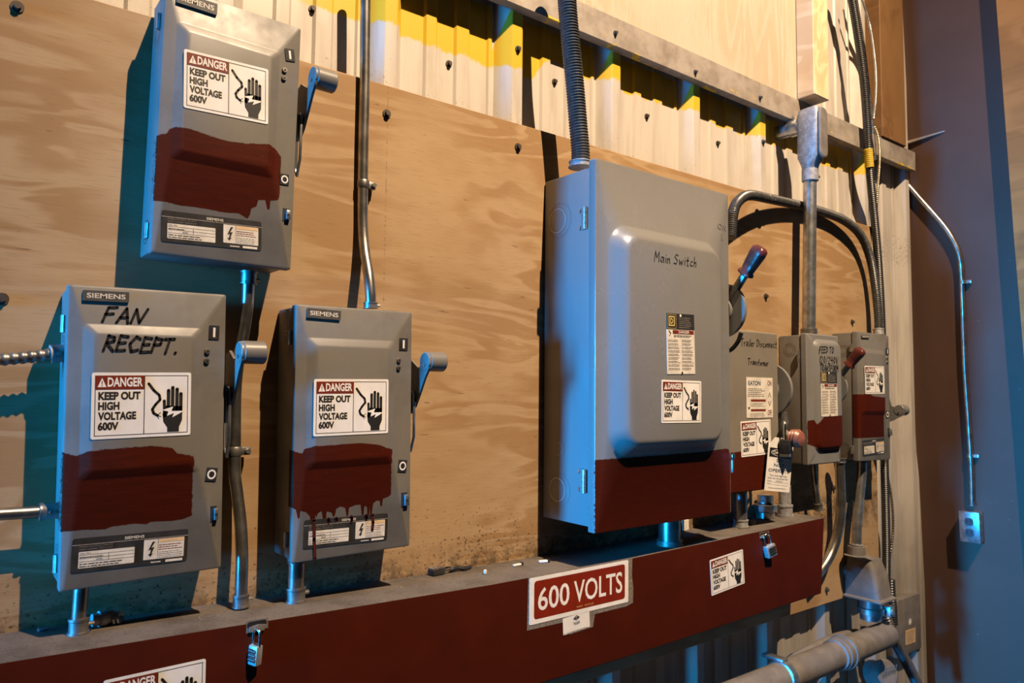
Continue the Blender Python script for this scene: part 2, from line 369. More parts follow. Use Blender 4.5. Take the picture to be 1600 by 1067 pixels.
class Frame:
    """flat printed artwork: (u, v) in metres on a plane, thin layers one above the other"""
    def __init__(s, mb, O, U, V, lay=0.00025): s.mb = mb; s.O = Vector(O); s.U = Vector(U).normalized(); s.V = Vector(V).normalized(); s.N = s.U.cross(s.V); s.lay = lay
    def P(s, u, v, l): return s.O + s.U*u + s.V*v + s.N*(l*s.lay)
    def poly(s, pts, m, l): s.mb.add([s.P(u, v, l) for u, v in pts], [tuple(range(len(pts)))], m)
    def slab(s, pts, m, t):
        n = len(pts); vs = [s.O+s.U*u+s.V*v for u, v in pts] + [s.O+s.U*u+s.V*v+s.N*t for u, v in pts]
        s.mb.add(vs, [tuple(range(n, 2*n))]+[(i, (i+1) % n, n+(i+1) % n, n+i) for i in range(n)], m)
    def rect(s, a, b, c, d, m, l): s.poly([(a, b), (c, b), (c, d), (a, d)], m, l)
    def frame(s, a, b, c, d, t, m, l):
        s.rect(a, b, c, b+t, m, l); s.rect(a, d-t, c, d, m, l); s.rect(a, b+t, a+t, d-t, m, l); s.rect(c-t, b+t, c, d-t, m, l)
    def disc(s, u, v, r, m, l, n=12): s.poly([(u+r*math.cos(i*2*PI/n), v+r*math.sin(i*2*PI/n)) for i in range(n)], m, l)
    def ringp(s, u, v, ro, ri, m, l, n=24, sy=1.0):
        for i in range(n):
            a, b = i*2*PI/n, (i+1)*2*PI/n
            s.poly([(u+ri*math.cos(a), v+sy*ri*math.sin(a)), (u+ro*math.cos(a), v+sy*ro*math.sin(a)), (u+ro*math.cos(b), v+sy*ro*math.sin(b)), (u+ri*math.cos(b), v+sy*ri*math.sin(b))], m, l)
    def stroke(s, pts, w, m, l, dots=True):
        ws = w if isinstance(w, list) else [w]*len(pts)
        for i, ((a, b), (c, d)) in enumerate(zip(pts, pts[1:])):
            L = math.hypot(c-a, d-b)
            if L < 1e-7: continue
            nx, ny = -(d-b)/L, (c-a)/L; h0, h1 = ws[i]/2, ws[i+1]/2
            s.poly([(a-nx*h0, b-ny*h0), (c-nx*h1, d-ny*h1), (c+nx*h1, d+ny*h1), (a+nx*h0, b+ny*h0)], m, l)
        if dots:
            for (a, b), q in zip(pts, ws): s.disc(a, b, q/2, m, l, 8)
    def text(s, t, u, v, w, h, m, l, bold=0.0):
        """cap height h, total width w, lower left corner at (u, v)"""
        vs, fs = text_tris(t, bold)
        if not vs: return
        x0 = min(p[0] for p in vs); x1 = max(p[0] for p in vs); ys = text_tris('H', bold)[0]
        y0 = min(p[1] for p in ys); y1 = max(p[1] for p in ys); sx, sy = w/(x1-x0), h/(y1-y0)
        s.mb.add([s.P(u+(p[0]-x0)*sx, v+(p[1]-y0)*sy, l) for p in vs], fs, m)
    def lines(s, u, v, w, h, n, m, l, ragged=0.25, t=0.35):
        """n lines of print too small to read"""
        st = h/n
        for i in range(n):
            y = v+h-(i+0.8)*st; x = u; end = u+w*(1-ragged*random.random())
            while x < end:
                q = min(end, x + w*random.uniform(0.05, 0.16)); s.rect(x, y, q, y+st*t, m, l); x = q+w*0.022

# single-stroke handwriting
HW = {'F': [[(.75, 1), (.15, .95), (.0, 0)], [(.05, .5), (.6, .56)]], 'A': [[(0, 0), (.45, 1), (.8, 0)], [(.15, .35), (.7, .38)]], 'N': [[(0, 0), (.15, .95), (.6, .05), (.95, 1)]],
 'R': [[(0, 0), (.15, 1)], [(.1, .97), (.6, .9), (.65, .65), (.1, .5), (.75, 0)]], 'E': [[(.7, .95), (.1, 1), (.02, 0), (.7, .05)], [(.08, .5), (.6, .55)]], 'C': [[(.8, .85), (.45, 1), (.05, .5), (.3, 0), (.8, .12)]],
 'P': [[(0, 0), (.12, 1)], [(.1, .95), (.65, .88), (.6, .55), (.08, .48)]], 'T': [[(0, .95), (.8, 1)], [(.42, .97), (.3, 0)]], '.': [[(.1, 0), (.14, .04)]], 'M': [[(0, 0), (.1, 1), (.4, .4), (.72, 1), (.78, 0)]],
 'S': [[(.7, .9), (.35, 1), (.12, .75), (.6, .4), (.45, .05), (0, .1)]], 'D': [[(.1, 0), (.08, 1), (.6, .85), (.7, .35), (.08, 0)]], 'O': [[(.35, 1), (.02, .6), (.2, 0), (.6, .15), (.7, .7), (.35, 1)]], 'V': [[(0, 1), (.3, 0), (.7, 1)]],
 '1': [[(.2, 1), (.2, 0)]], '2': [[(0, .8), (.3, 1), (.5, .7), (0, 0), (.6, .02)]], '4': [[(.1, 1), (0, .45), (.6, .5)], [(.5, 1), (.42, 0)]], '0': [[(.3, 1), (.02, .5), (.3, 0), (.55, .5), (.3, 1)]], '/': [[(0, -.1), (.5, 1.1)]],
 'a': [[(.55, .5), (.2, .55), (.05, .2), (.3, 0), (.55, .5), (.6, 0)]], 'i': [[(.1, .5), (.12, 0)], [(.12, .72), (.14, .76)]], 'n': [[(0, .5), (.05, 0)], [(.05, .35), (.35, .5), (.42, 0)]], 'w': [[(0, .5), (.15, 0), (.35, .4), (.5, 0), (.7, .5)]],
 't': [[(.25, .9), (.2, .05), (.4, 0)], [(0, .55), (.45, .58)]], 'c': [[(.45, .45), (.2, .5), (.05, .2), (.25, 0), (.5, .08)]], 'h': [[(.05, 1), (.02, 0)], [(.03, .35), (.35, .5), (.4, 0)]], 'r': [[(0, .5), (.05, 0)], [(.05, .35), (.35, .5)]], 'l': [[(.1, 1), (.08, 0)]],
 'e': [[(.05, .25), (.42, .32), (.25, .52), (.03, .25), (.2, 0), (.45, .05)]], 's': [[(.4, .48), (.1, .42), (.35, .18), (.02, .02)]], 'o': [[(.22, .5), (.02, .25), (.22, 0), (.42, .25), (.22, .5)]], 'f': [[(.45, .95), (.2, .85), (.15, -.1)], [(0, .5), (.4, .52)]], 'm': [[(0, .5), (.03, 0)], [(.03, .35), (.25, .5), (.28, 0)], [(.28, .35), (.52, .5), (.56, 0)]]}
def handwrite(fr, text, u, v, w, h, m, l, pen, slant=0.12):
    adv = []; x = 0.0
    for ch in text:
        if ch == ' ': x += 0.5; adv.append(x); continue
        adv.append(x); x += max(p[0] for st in HW[ch] for p in st) + 0.22
    s = w/(x-0.22)
    for ch, a in zip(text, adv):
        if ch == ' ': continue
        j = random.uniform(-0.04, 0.04)
        for st in HW[ch]: fr.stroke([(u+(a+p[0])*s+slant*p[1]*h*0.6, v+(p[1]+j)*h) for p in st], pen, m, l)

def tag(o, label, cat, group=None):
    o['label'] = label; o['category'] = cat
    if group: o['group'] = group
    return o
def root(name, loc, label, cat, rot=(0, 0, 0), group=None):
    o = bpy.data.objects.new(name, None); COL.objects.link(o); o.location = loc; o.rotation_euler = rot; o.empty_display_size = 0.05
    return tag(o, label, cat, group)
def struct(o): o['kind'] = 'structure'; return o

# ------------------------------------------------------------------ the setting
mb = MB()
prof = []                                         # ribbed profile of the steel siding, x -> y
x = 0.6-0.2935*5
while x < 2.8:
    prof += [(x-0.044, 0.050), (x-0.040, 0.0465), (x-0.033, 0.0465), (x-0.029, 0.050), (x-0.025, 0.050), (x-0.002, 0.0225), (x+0.002, 0.020), (x+0.026, 0.020), (x+0.030, 0.0225), (x+0.050, 0.050),
             (x+0.099, 0.050), (x+0.104, 0.0455), (x+0.126, 0.0455), (x+0.131, 0.050), (x+0.169, 0.050), (x+0.174, 0.0455), (x+0.203, 0.0455), (x+0.208, 0.050)]
    x += 0.2935
prof = [p for p in prof if -0.75 < p[0] < 2.80]
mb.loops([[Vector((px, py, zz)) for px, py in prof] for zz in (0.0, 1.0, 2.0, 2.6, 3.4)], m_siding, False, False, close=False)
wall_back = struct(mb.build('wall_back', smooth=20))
mb = MB(); mb.box((-0.8, -4.5, -0.05), (3.0, 0.09, 0.0), m_floor); struct(mb.build('floor'))
mb = MB()
mb.loops([[Vector((xw(z), y, z)), Vector((xw(z)+0.05, y, z))] for z in (0,)for y in (0,)] if False else
         [[Vector((xw(0), 0.06, 0)), Vector((xw(0), -1.6, 0)), Vector((xw(0)+0.05, -1.6, 0)), Vector((xw(0)+0.05, 0.06, 0))],
          [Vector((xw(3.4), 0.06, 3.4)), Vector((xw(3.4), -1.6, 3.4)), Vector((xw(3.4)+0.05, -1.6, 3.4)), Vector((xw(3.4)+0.05, 0.06, 3.4))]], m_wall)
struct(mb.build('wall_right'))
mb = MB()                                          # hat-shaped steel girt across the siding
mb.prism([(-0.004, Z0+0.788), (-0.004, Z0+0.854), (0.020, Z0+0.854), (0.020, Z0+0.851), (-0.001, Z0+0.851), (-0.001, Z0+0.791), (0.020, Z0+0.791), (0.020, Z0+0.788)], -0.75, 2.68, 'x', m_girt)
girt = struct(mb.build('trim_1'))
def bolt(parent, P, r=0.007, name='screw'):
    b = MB(); P = Vector(P)
    b.cyl(P, P+Vector((0, -0.002, 0)), r, m_boltdark, 14)
    b.cyl(P+Vector((0, -0.002, 0)), P+Vector((0, -0.0075, 0)), r*0.6, m_boltdark, 6); return b.build(name, parent)
for p in ((961, 52), (1086, 113), (1187, 153)): bolt(girt, at(*p, 0.004), 0.006)
for p in ((488, 15), (701, 100), (866, 128), (1010, 182), (1121, 224)): bolt(wall_back, at(*p, -0.050), 0.007)
for p in ((809, 77), (1192, 222)): bolt(wall_back, at(*p, -0.020), 0.007)

# plywood: the lower backing sheet and the pale sheet above the girt
mb = MB(); mb.box((-0.75, 0.0, Z0-0.608), (2.361, 0.018, Z0+0.5415), m_ply, 0.0012, 1)
ply = tag(mb.build('plywood_sheet'), 'large stained plywood backing sheet behind the grey switch boxes', 'plywood sheet')
for p in ((604, 178), (809, 230), (3, 467), (27, 11), (1331, 503), (1196, 463), (1291, 921), (1302, 762)): bolt(ply, at(*p, 0.0), 0.008)
mb = MB(); mb.box((-0.75, 0.0, Z0+0.856), (2.02, 0.018, Z0+1.75), m_plypale, 0.001, 1)
tag(mb.build('plywood_sheet'), 'pale plywood sheet above the yellow-splashed steel girt', 'plywood sheet')
mb = MB(); mb.box((at(1271, 60, .055).x, -0.055, Z0+0.856), (at(1294, 60, .055).x, -0.001, Z0+1.75), m_woodpale, 0.002, 1)
tag(mb.build('wood_post'), 'pale knotty wooden post standing on the girt beside the pale plywood', 'wood post')
mb = MB(); mb.box((2.43, -0.01, Z0+0.856), (2.60, 0.05, Z0+1.75), m_wood, 0.002, 1)
tag(mb.build('wood_post'), 'orange-brown wooden post in the corner above the girt', 'wood post')
A = atw(1563, 0); B = atw(1592, 380); mb = MB()
mb.loops([[Vector((xw(z), y0, z)), Vector((xw(z)-0.04, y0, z)), Vector((xw(z)-0.04, y0-0.09, z)), Vector((xw(z), y0-0.09, z))] for z, y0 in ((0.0, B.y-0.045), (Z0+0.5, B.y), (Z0+1.32, A.y), (3.4, A.y+0.01))], m_stud)
tag(mb.build('wood_stud'), 'brown wooden stud standing upright on the grey side wall', 'wood stud')
A = atw(1396, 234); B = atw(1476, 206); mb = MB()
mb.loops([[A, A+Vector((-0.02, 0, 0)), A+Vector((-0.02, 0, 0.012)), A+Vector((0, 0, 0.012))], [B, B+Vector((-0.002, 0, 0)), B+Vector((-0.002, 0, 0.004)), B+Vector((0, 0, 0.004))]], m_girt)
tag(mb.build('ledge_strip'), 'short tapering ledge strip on the side wall near the corner', 'ledge')

# ------------------------------------------------------------------ printed labels
def danger_art(fr, w, h):
    """white sticker: DANGER / KEEP OUT HIGH VOLTAGE 600V beside a hand and a broken wire"""
    fr.slab(rrect(0, 0, w, h, h*0.03, 2), m_white, 0.0003)
    l0 = 2; e = h*0.045; d = w*0.51
    fr.frame(e, e, w-e, h-e, h*0.010, m_ink, l0); fr.rect(d, e, d+h*0.012, h-e, m_ink, l0)
    fr.rect(e, h*0.745, d, h-e, m_redprint, l0+1)
    tx = w*0.055; ty = h*0.78; tw = w*0.085; th = h*0.14
    fr.poly([(tx, ty), (tx+tw, ty), (tx+tw/2, ty+th)], m_white, l0+2)
    fr.rect(tx+tw*0.45, ty+th*0.28, tx+tw*0.55, ty+th*0.68, m_redprint, l0+3); fr.rect(tx+tw*0.45, ty+th*0.1, tx+tw*0.55, ty+th*0.2, m_redprint, l0+3)
    fr.text('DANGER', w*0.15, h*0.785, d-w*0.165, h*0.14, m_white, l0+2, 0.03)
    for i, (t, q) in enumerate((('KEEP OUT', 0.41), ('HIGH', 0.205), ('VOLTAGE', 0.37), ('600V', 0.20))):
        fr.text(t, w*0.065, h*(0.585-0.152*i), w*q, h*0.122, m_ink, l0, 0.05)
    X = lambda u: d+(w-e-d)*u
    Y = lambda v: e+(h-2*e)*v
    fr.stroke([(X(.10), Y(.86)), (X(.22), Y(.74)), (X(.34), Y(.66)), (X(.36), Y(.58)), (X(.26), Y(.50)), (X(.19), Y(.42)), (X(.22), Y(.35)), (X(.31), Y(.31))], h*0.042, m_ink, l0)
    for q in ((.38, .36), (.39, .29), (.34, .25)): fr.stroke([(X(.30), Y(.31)), (X(q[0]), Y(q[1]))], h*0.012, m_ink, l0, False)
    for fx, fy in ((.55, .74), (.645, .79), (.745, .76), (.835, .68)): fr.stroke([(X(fx), Y(.36)), (X(fx), Y(fy))], h*0.052, m_ink, l0)
    fr.stroke([(X(.47), Y(.30)), (X(.455), Y(.56))], h*0.045, m_ink, l0)
    fr.poly([(X(.42), Y(.34)), (X(.44), Y(.20)), (X(.53), Y(.10)), (X(.53), Y(.02)), (X(.80), Y(.02)), (X(.80), Y(.10)), (X(.87), Y(.22)), (X(.875), Y(.46)), (X(.50), Y(.48))], m_ink, l0)
    fr.poly([(X(.40), Y(.40)), (X(.66), Y(.46)), (X(.62), Y(.38)), (X(.92), Y(.38)), (X(.64), Y(.27)), (X(.68), Y(.345)), (X(.52), Y(.30)), (X(.55), Y(.375))], m_white, l0+1)

def local(rt, P):
    th = rt.rotation_euler.y; q = Vector(P)-rt.location
    return Vector((q.x*math.cos(th)-q.z*math.sin(th), q.y, q.x*math.sin(th)+q.z*math.cos(th)))
def px_frame(rt, mb, tl, tr, bl, d, extra=0.0):
    """a sticker frame on the front plane of a box, from three corners measured in the photograph"""
    d2 = d+extra
    a, b, c = (local(rt, at(*p, d)) for p in (tl, tr, bl))
    for q in (a, b, c): q.y = -d2-rt.location.y
    w = (b-a).length; h = (c-a).length; U = (b-a).normalized(); V = Vector((0, -1, 0)).cross(U)
    return Frame(mb, c, U, V), w, h
def sticker(rt, name, tl, tr, bl, d, art, label=None, extra=0.0006):
    b = MB(); fr, w, h = px_frame(rt, b, tl, tr, bl, d, extra); art(fr, w, h); return b.build(name, rt, 0, label)

def siemens_badge(fr, w, h):
    fr.slab(rrect(0, 0, w, h, h*0.06, 2), m_badge, 0.003)
    f2 = Frame(fr.mb, fr.O+fr.N*0.003, fr.U, fr.V); f2.text('SIEMENS', w*0.08, h*0.28, w*0.84, h*0.46, m_paper, 1, 0.02)
def siemens_info(fr, w, h):
    fr.slab(rrect(0, 0, w, h, h*0.07, 3), m_plate, 0.0004)
    fr.text('SIEMENS', w*0.43, h*0.85, w*0.17, h*0.085, m_paper, 3, 0.015); fr.rect(0, h*0.80, w, h*0.808, m_paper, 3)
    fr.text('Industrial Duty Switch', w*0.06, h*0.725, w*0.27, h*0.055, m_dust, 3); fr.text('Interrupteur Industriel', w*0.06, h*0.645, w*0.27, h*0.055, m_dust, 3)
    fr.poly(rrect(w*0.055, h*0.12, w*0.52, h*0.60, h*0.02, 2), m_paper, 3)
    for v in (0.30, 0.40, 0.50): fr.rect(w*0.06, h*v, w*0.515, h*v+h*0.008, m_ink, 4)
    fr.rect(w*0.30, h*0.30, w*0.304, h*0.50, m_ink, 4); fr.text('Cat. No.', w*0.065, h*0.53, w*0.09, h*0.045, m_ink, 4); fr.lines(w*0.065, h*0.14, w*0.36, h*0.14, 2, m_ink, 4); fr.lines(w*0.065, h*0.41, w*0.2, h*0.07, 1, m_ink, 4)
    fr.text('600', w*0.2, h*0.325, w*0.05, h*0.05, m_ink, 4)
    fr.poly(rrect(w*0.60, h*0.16, w*0.965, h*0.77, h*0.02, 2), m_paper, 3); fr.rect(w*0.725, h*0.16, w*0.728, h*0.77, m_ink, 4)
    fr.poly([(w*.675, h*.70), (w*.64, h*.44), (w*.665, h*.46), (w*.655, h*.33), (w*.64, h*.33), (w*.662, h*.24), (w*.685, h*.35), (w*.672, h*.34), (w*.695, h*.54), (w*.668, h*.52), (w*.70, h*.70)], m_ink, 4)
    fr.rect(w*0.732, h*0.66, w*0.96, h*0.76, m_tan, 4); fr.lines(w*0.735, h*0.42, w*0.22, h*0.20, 3, m_redprint, 4); fr.lines(w*0.735, h*0.18, w*0.22, h*0.22, 4, m_ink, 4, t=0.22)
    fr.rect(w*0.80, h*0.035, w*0.955, h*0.11, m_paper, 3); fr.lines(w*0.67, h*0.03, w*0.11, h*0.1, 1, m_paper, 3)

def knockout(fr, u, v, r, m, sy=1.0):
    fr.ringp(u, v, r, r*0.93, m, 2, 28, sy); fr.ringp(u, v, r*0.66, r*0.6, m, 2, 24, sy)

def siemens_switch(label, cx, zb, lean, w, h, d, px, mark='', extra_info=''):
    """heavy duty safety switch; px holds the places of its stickers in the photograph"""
    rt = root('safety_switch', (cx, 0, Z0+zb), label, 'switch box', (0, lean, 0), 'grey safety switches with red paint patches')
    b = MB(); b.box((-w/2+0.002, -d+0.012, 0.003), (w/2-0.003, -0.001, h-0.003), m_grey, 0.003, 2); b.build('enclosure', rt)
    for side, zz in ((-1, 0.035), (-1, h-0.055)):
        k = MB(); fr = Frame(k, (-w/2+0.0018, 0, 0), (0, -1, 0), (0, 0, 1)); knockout(fr, d*0.45, zz, 0.017, m_steeldark); k.build('knockout', rt, 0)
    k = MB(); fr = Frame(k, (0, 0, 0.0028), (1, 0, 0), (0, -1, 0)); knockout(fr, -w*0.2, d*0.45, 0.014, m_steeldark); k.build('knockout', rt, 0)
    k = MB(); fr = Frame(k, (0, 0, 0.0028), (1, 0, 0), (0, -1, 0)); knockout(fr, w*0.15, d*0.45, 0.017, m_steeldark); k.build('knockout', rt, 0)
    # door: front sheet with folded edge and a raised centre panel
    b = MB(); pm = enamel('switch_door_paint', GREY, 0.42, 0.6, px.get('paint'))
    x0, x1 = -w/2, w/2; e0, e1, f0, f1 = x0+0.085*w, x0+0.84*w, 0.35*h, 0.873*h
    Y = lambda pts, y: [Vector((p[0], y, p[1])) for p in pts]
    L = [Y(rrect(x0, 0, x1, h, 0.003), -d+0.016), Y(rrect(x0, 0, x1, h, 0.003), -d+0.004), Y(rrect(x0+0.0012, 0.0012, x1-0.0012, h-0.0012, 0.003), -d+0.0012), Y(rrect(x0+0.004, 0.004, x1-0.004, h-0.004, 0.003), -d),
         Y(rrect(e0, f0, e1, f1, 0.006), -d), Y(rrect(e0+0.002, f0+0.002, e1-0.002, f1-0.002, 0.006), -d-0.0008), Y(rrect(e0+0.012, f0+0.012, e1-0.012, f1-0.012, 0.006), -d-0.0062), Y(rrect(e0+0.015, f0+0.015, e1-0.015, f1-0.015, 0.006), -d-0.007)]
    b.loops(L, pm, True, True)
    if mark == 'fan':
        fr, tw, th = px_frame(rt, b, (160, 478), (228, 483), (160, 502), d, 0.0006); handwrite(fr, 'FAN', 0, 0, tw*0.95, th, m_marker, 1, 0.0034, 0.35)
        fr, tw, th = px_frame(rt, b, (160, 523), (272, 529), (160, 547), d, 0.0078); handwrite(fr, 'RECEPT.', 0, 0, tw, th, m_marker, 1, 0.0034, 0.3)
    door = b.build('door', rt, 40)
    sticker(rt, 'nameplate', *px['badge'], d, siemens_badge, 'grey name badge', 0.0)
    def info(fr, w_, h_):
        siemens_info(fr, w_, h_)
        if mark == 'drip':      # red paint that ran down across the plate
            for u, v, wd in ((.107, -.38, .035), (.27, .86, .03), (.36, .88, .03), (.54, .80, .032), (.72, .84, .034), (.80, .42, .034)):
                fr.stroke([(w_*u, h_*0.99), (w_*(u+.012), h_*(v+.99)/2), (w_*(u+(.03 if v < 0 else .006)), h_*v)], [w_*wd*1.1, w_*wd, w_*wd*0.9], m_rednoise, 6)
    sticker(rt, 'information_plate', *px['info'], d, info, 'black rating plate with white panels')
    sticker(rt, 'danger_label', *px['danger'], d+0.007, danger_art, 'white and red danger sticker')
    def ind(kind):
        def art(fr, w_, h_):
            fr.slab(rrect(0, 0, w_, h_, 0.0005, 1), m_plate, 0.0006)
            if kind == 'I': fr.rect(w_*0.38, h_*0.16, w_*0.60, h_*0.84, m_white, 4)
            else: fr.ringp(w_/2, h_/2, w_*0.40, w_*0.26, m_white, 4, 20, 1.15)
        return art
    for kind, key in (('I', 'on'), ('O', 'off')):
        q = px[key]; sticker(rt, 'indicator', (q[0], q[1]), (q[2], q[1]+(q[2]-q[0])*px['slope']), (q[0], q[3]), d, ind(kind), 'black square marked '+kind)
    for p in px['screws']:
        c = local(rt, at(*p, d)); k = MB(); k.cyl((c.x, -d, c.z), (c.x, -d-0.003, c.z), 0.0042, m_steeldark, 14, 0.0034); k.cyl((c.x, -d-0.003, c.z), (c.x, -d-0.0034, c.z), 0.0018, m_ink, 8); k.build('screw', rt)
    q = px['latch']; a = local(rt, at(q[0], q[1], d)); c = local(rt, at(q[2], q[3], d)); k = MB()
    k.box((a.x, -d-0.0006, c.z), (c.x, -d+0.001, a.z), m_ink); k.box((a.x+0.004, -d-0.006, c.z+0.003), (c.x+0.001, -d-0.0006, a.z-0.003), m_steel, 0.001)
    k.cyl(((a.x+c.x)/2+0.002, -d-0.0061, (a.z+c.z)/2), ((a.x+c.x)/2+0.002, -d-0.0066, (a.z+c.z)/2), 0.0018, m_ink, 8); k.build('latch', rt)
    for zz in (h*0.085, h*0.87):
        k = MB(); k.cyl((-w/2-0.0025, -d+0.018, zz-0.011), (-w/2-0.0025, -d+0.018, zz+0.011), 0.0028, m_steel, 10); k.box((-w/2-0.003, -d+0.014, zz-0.011), (-w/2+0.001, -d+0.024, zz+0.011), m_steel, 0.0005, 1); k.build('hinge', rt)
    # operating handle on the right side
    X = w/2+0.012; k = MB(); s = h/0.385
    up = px.get('handle', 'up') == 'up'
    F = (lambda y, z: (-y, z*s)) if up else (lambda y, z: (-y, (0.40-z)*s))
    arm = [(.040, .300), (.055, .306), (.070, .297), (.083, .290), (.090, .305), (.097, .317), (.106, .317), (.115, .304), (.113, .290), (.100, .274), (.088, .255), (.070, .228), (.055, .215), (.040, .215)]
    if not up: arm = [(.050, .20), (.055, .29), (.070, .285), (.083, .280), (.090, .275), (.100, .270), (.115, .262), (.120, .245), (.112, .233), (.095, .240), (.078, .235), (.065, .18)]
    k.prism([F(*p) for p in arm], X, X+0.004, 'x', m_grey); hd = k.build('handle', rt)
    kz = (0.302 if up else 0.247); k = MB(); c = F(0.101, kz)
    k.cyl((X+0.003, c[0], c[1]), (X+0.036, c[0], c[1]), 0.0165, m_grey, 24, bev=0.002); k.cyl((X-0.001, c[0], c[1]), (X+0.004, c[0], c[1]), 0.0155, m_grey, 24, bev=0.001); k.cyl((X-0.003, c[0], c[1]-0.006), (X, c[0], c[1]-0.006), 0.003, m_steel, 10); k.build('grip', hd)
    k = MB(); zt, zl = (0.252, 0.165) if up else (0.245, 0.185)
    loop = [(-0.056, zl*s), (-0.056, zt*s-0.006), (-0.060, zt*s), (-0.068, zt*s), (-0.072, zt*s-0.006), (-0.072, zl*s+0.012), (-0.062, zl*s-0.012), (-0.056, zl*s)]
    k.tube([(X-0.003, a_, b_) for a_, b_ in loop], 0.0024, m_steel, 8); k.box((w/2-0.004, -0.058, zl*s-0.004), (X-0.001, -0.030, zt*s+0.004), m_grey, 0.002, 1); k.build('lockout_bracket', rt)
    return rt

def paint_local(cx, zb, lean, d, left, right, top, bot):
    R = bpy.data.objects.new('tmp', None); R.location = (cx, 0, Z0+zb); R.rotation_euler = (0, lean, 0)
    f = lambda p: (lambda q: (q.x, q.z))(local(R, at(p[0], p[1], d)))
    T = [f(p) for p in top]; Bt = [f(p) for p in bot]; x0 = f(left)[0]; x1 = f(right)[0]; bpy.data.objects.remove(R)
    def pad(L): L = sorted(L); return [(x0, L[0][1])]+[q for q in L if x0 < q[0] < x1]+[(x1, L[-1][1])]
    return (x0, x1, pad(T), pad(Bt))

FAN = (0.2185, -0.2545, -0.0165, 0.195, 0.3845, 0.08)
MID = (0.5165, -0.2600, -0.0110, 0.2015, 0.3875, 0.08)
TOPB = (0.3050, 0.1785, 0.0134, 0.195, 0.3780, 0.08)
SIE = (2.1870, -0.1985, 0.0170, 0.193, 0.3780, 0.08)
def pl(B, *a): return paint_local(B[0], B[1], B[2], 0.084, *a)
siemens_switch('grey switch box with FAN RECEPT. handwritten in black marker', *FAN, dict(
    badge=((129, 453), (201, 457), (129, 469.5)), info=((112, 842), (293, 826), (110, 896)), danger=((141.5, 582), (297, 582), (141, 687)), slope=0.06,
    on=(326, 508, 342, 530), off=(320, 730, 337, 751), screws=((324, 549), (323, 564)), latch=(329, 791, 338, 815),
    paint=pl(FAN, (97, 760), (302, 760), [(97, 707), (120, 713), (135, 706), (160, 702), (200, 699), (235, 696), (268, 699), (276, 708), (300, 712)], [(97, 832), (130, 829), (165, 828), (175, 824), (210, 819), (230, 820), (237, 816), (270, 815), (290, 811), (302, 806)])), mark='fan')
siemens_switch('grey switch box with dripping red paint below its danger sticker', *MID, dict(
    badge=((478.7, 481), (531, 486), (478.7, 496)), info=((473, 813), (604, 801.5), (473, 858)), danger=((489.5, 592), (606, 592.5), (489, 682)), slope=0.06,
    on=(623.5, 528, 636.5, 547), off=(621, 718, 634, 737), screws=((623, 563), (622.5, 575)), latch=(627, 770, 636, 792),
    paint=pl(MID, (455, 760), (613, 760), [(456, 703), (466, 707), (474, 709), (477, 702), (490, 697), (520, 695), (560, 692), (590, 694), (602, 699), (613, 702)],
        [(456, 793), (464, 797), (467, 811), (470, 810), (471, 799), (480, 801), (486, 808), (488, 860), (490, 875), (492.5, 873), (491, 840), (490, 812), (494, 803), (496, 810), (498, 803), (504, 799), (507, 818), (511, 816), (512, 800), (520, 802), (522, 809), (525, 806), (527, 796), (533, 792), (541, 794), (543, 807), (546, 806), (547, 794), (556, 790), (565, 789), (567, 806), (570, 805), (571, 792), (575, 792), (577, 826), (580, 825), (580, 790), (583, 800), (585, 787), (590, 783), (595, 783), (596, 792), (599, 791), (600, 780), (608, 777), (613, 773)])), mark='drip')
siemens_switch('topmost grey switch box, mounted high above the FAN RECEPT. box', *TOPB, dict(
    badge=((277, -13), (340, 8), (275, 4.5)), info=((253, 328), (409, 347), (251.5, 377)), danger=((292, 77.5), (423, 110), (286.5, 168)), slope=0.16,
    on=(446.5, 76, 461, 95), off=(437.5, 271, 451, 288), screws=((444.5, 110), (443.5, 122.5)), latch=(442, 325, 451, 347),
    paint=pl(TOPB, (243, 270), (440, 270), [(243, 209), (262, 207), (266, 200), (275, 198), (300, 203), (330, 214), (352, 221), (385, 225), (420, 226), (432, 232), (440, 243)], [(243, 313), (262, 315), (280, 320), (320, 325), (350, 331), (375, 333), (388, 341), (392, 335), (394, 325), (402, 322), (405, 312), (416, 312), (419, 327), (423, 326), (424, 313), (436, 312), (440, 305)])))
siemens_switch('small grey switch box nearest the room corner, its handle pointing down', *SIE, dict(
    badge=((1345, 524), (1357, 524.5), (1345, 528)), info=((1348, 688), (1382, 684), (1348, 713)), danger=((1351.5, 571.5), (1382, 572.5), (1351.5, 615.5)), slope=0.05,
    on=(1384, 544, 1388.5, 554), off=(1384, 642, 1388.5, 653), screws=((1386, 559), (1386, 566)), latch=(1387, 669, 1391, 682), handle='down',
    paint=pl(SIE, (1342.5, 650), (1383, 650), [(1342, 616), (1358, 616), (1364, 619), (1383, 621)], [(1342, 685), (1383, 683)])))

# ------------------------------------------------------------------ the big main switch
MAIN_D = 0.155
rt = root('main_switch', (1.1735, 0, Z0-0.2665), 'large grey main switch box with a raised door panel', 'switch box'); main = rt
W, H = 0.417, 0.7135
m_mainbody = enamel('main_switch_enamel', (0.172, 0.170, 0.167), 0.36, 0.12)
b = MB(); b.box((-W/2+0.002, -MAIN_D+0.004, 0.010), (W/2-0.004, -0.002, H-0.014), m_mainbody, 0.003, 2); b.build('enclosure', rt)
mp = paint_local(1.1735, -0.2665, 0, MAIN_D, (930, 760), (1144, 760), [(930, 718), (960, 715), (1000, 713), (1090, 704), (1138, 698), (1144, 703)], [(930, 870), (1144, 870)])
mp = (-W/2+0.001, W/2-0.003, [(-W/2, 0.137), (-0.1, 0.137), (0.1, 0.138), (W/2-0.02, 0.142), (W/2-0.008, 0.14), (W/2, 0.125)], [(-W/2, -0.05), (W/2, -0.05)])
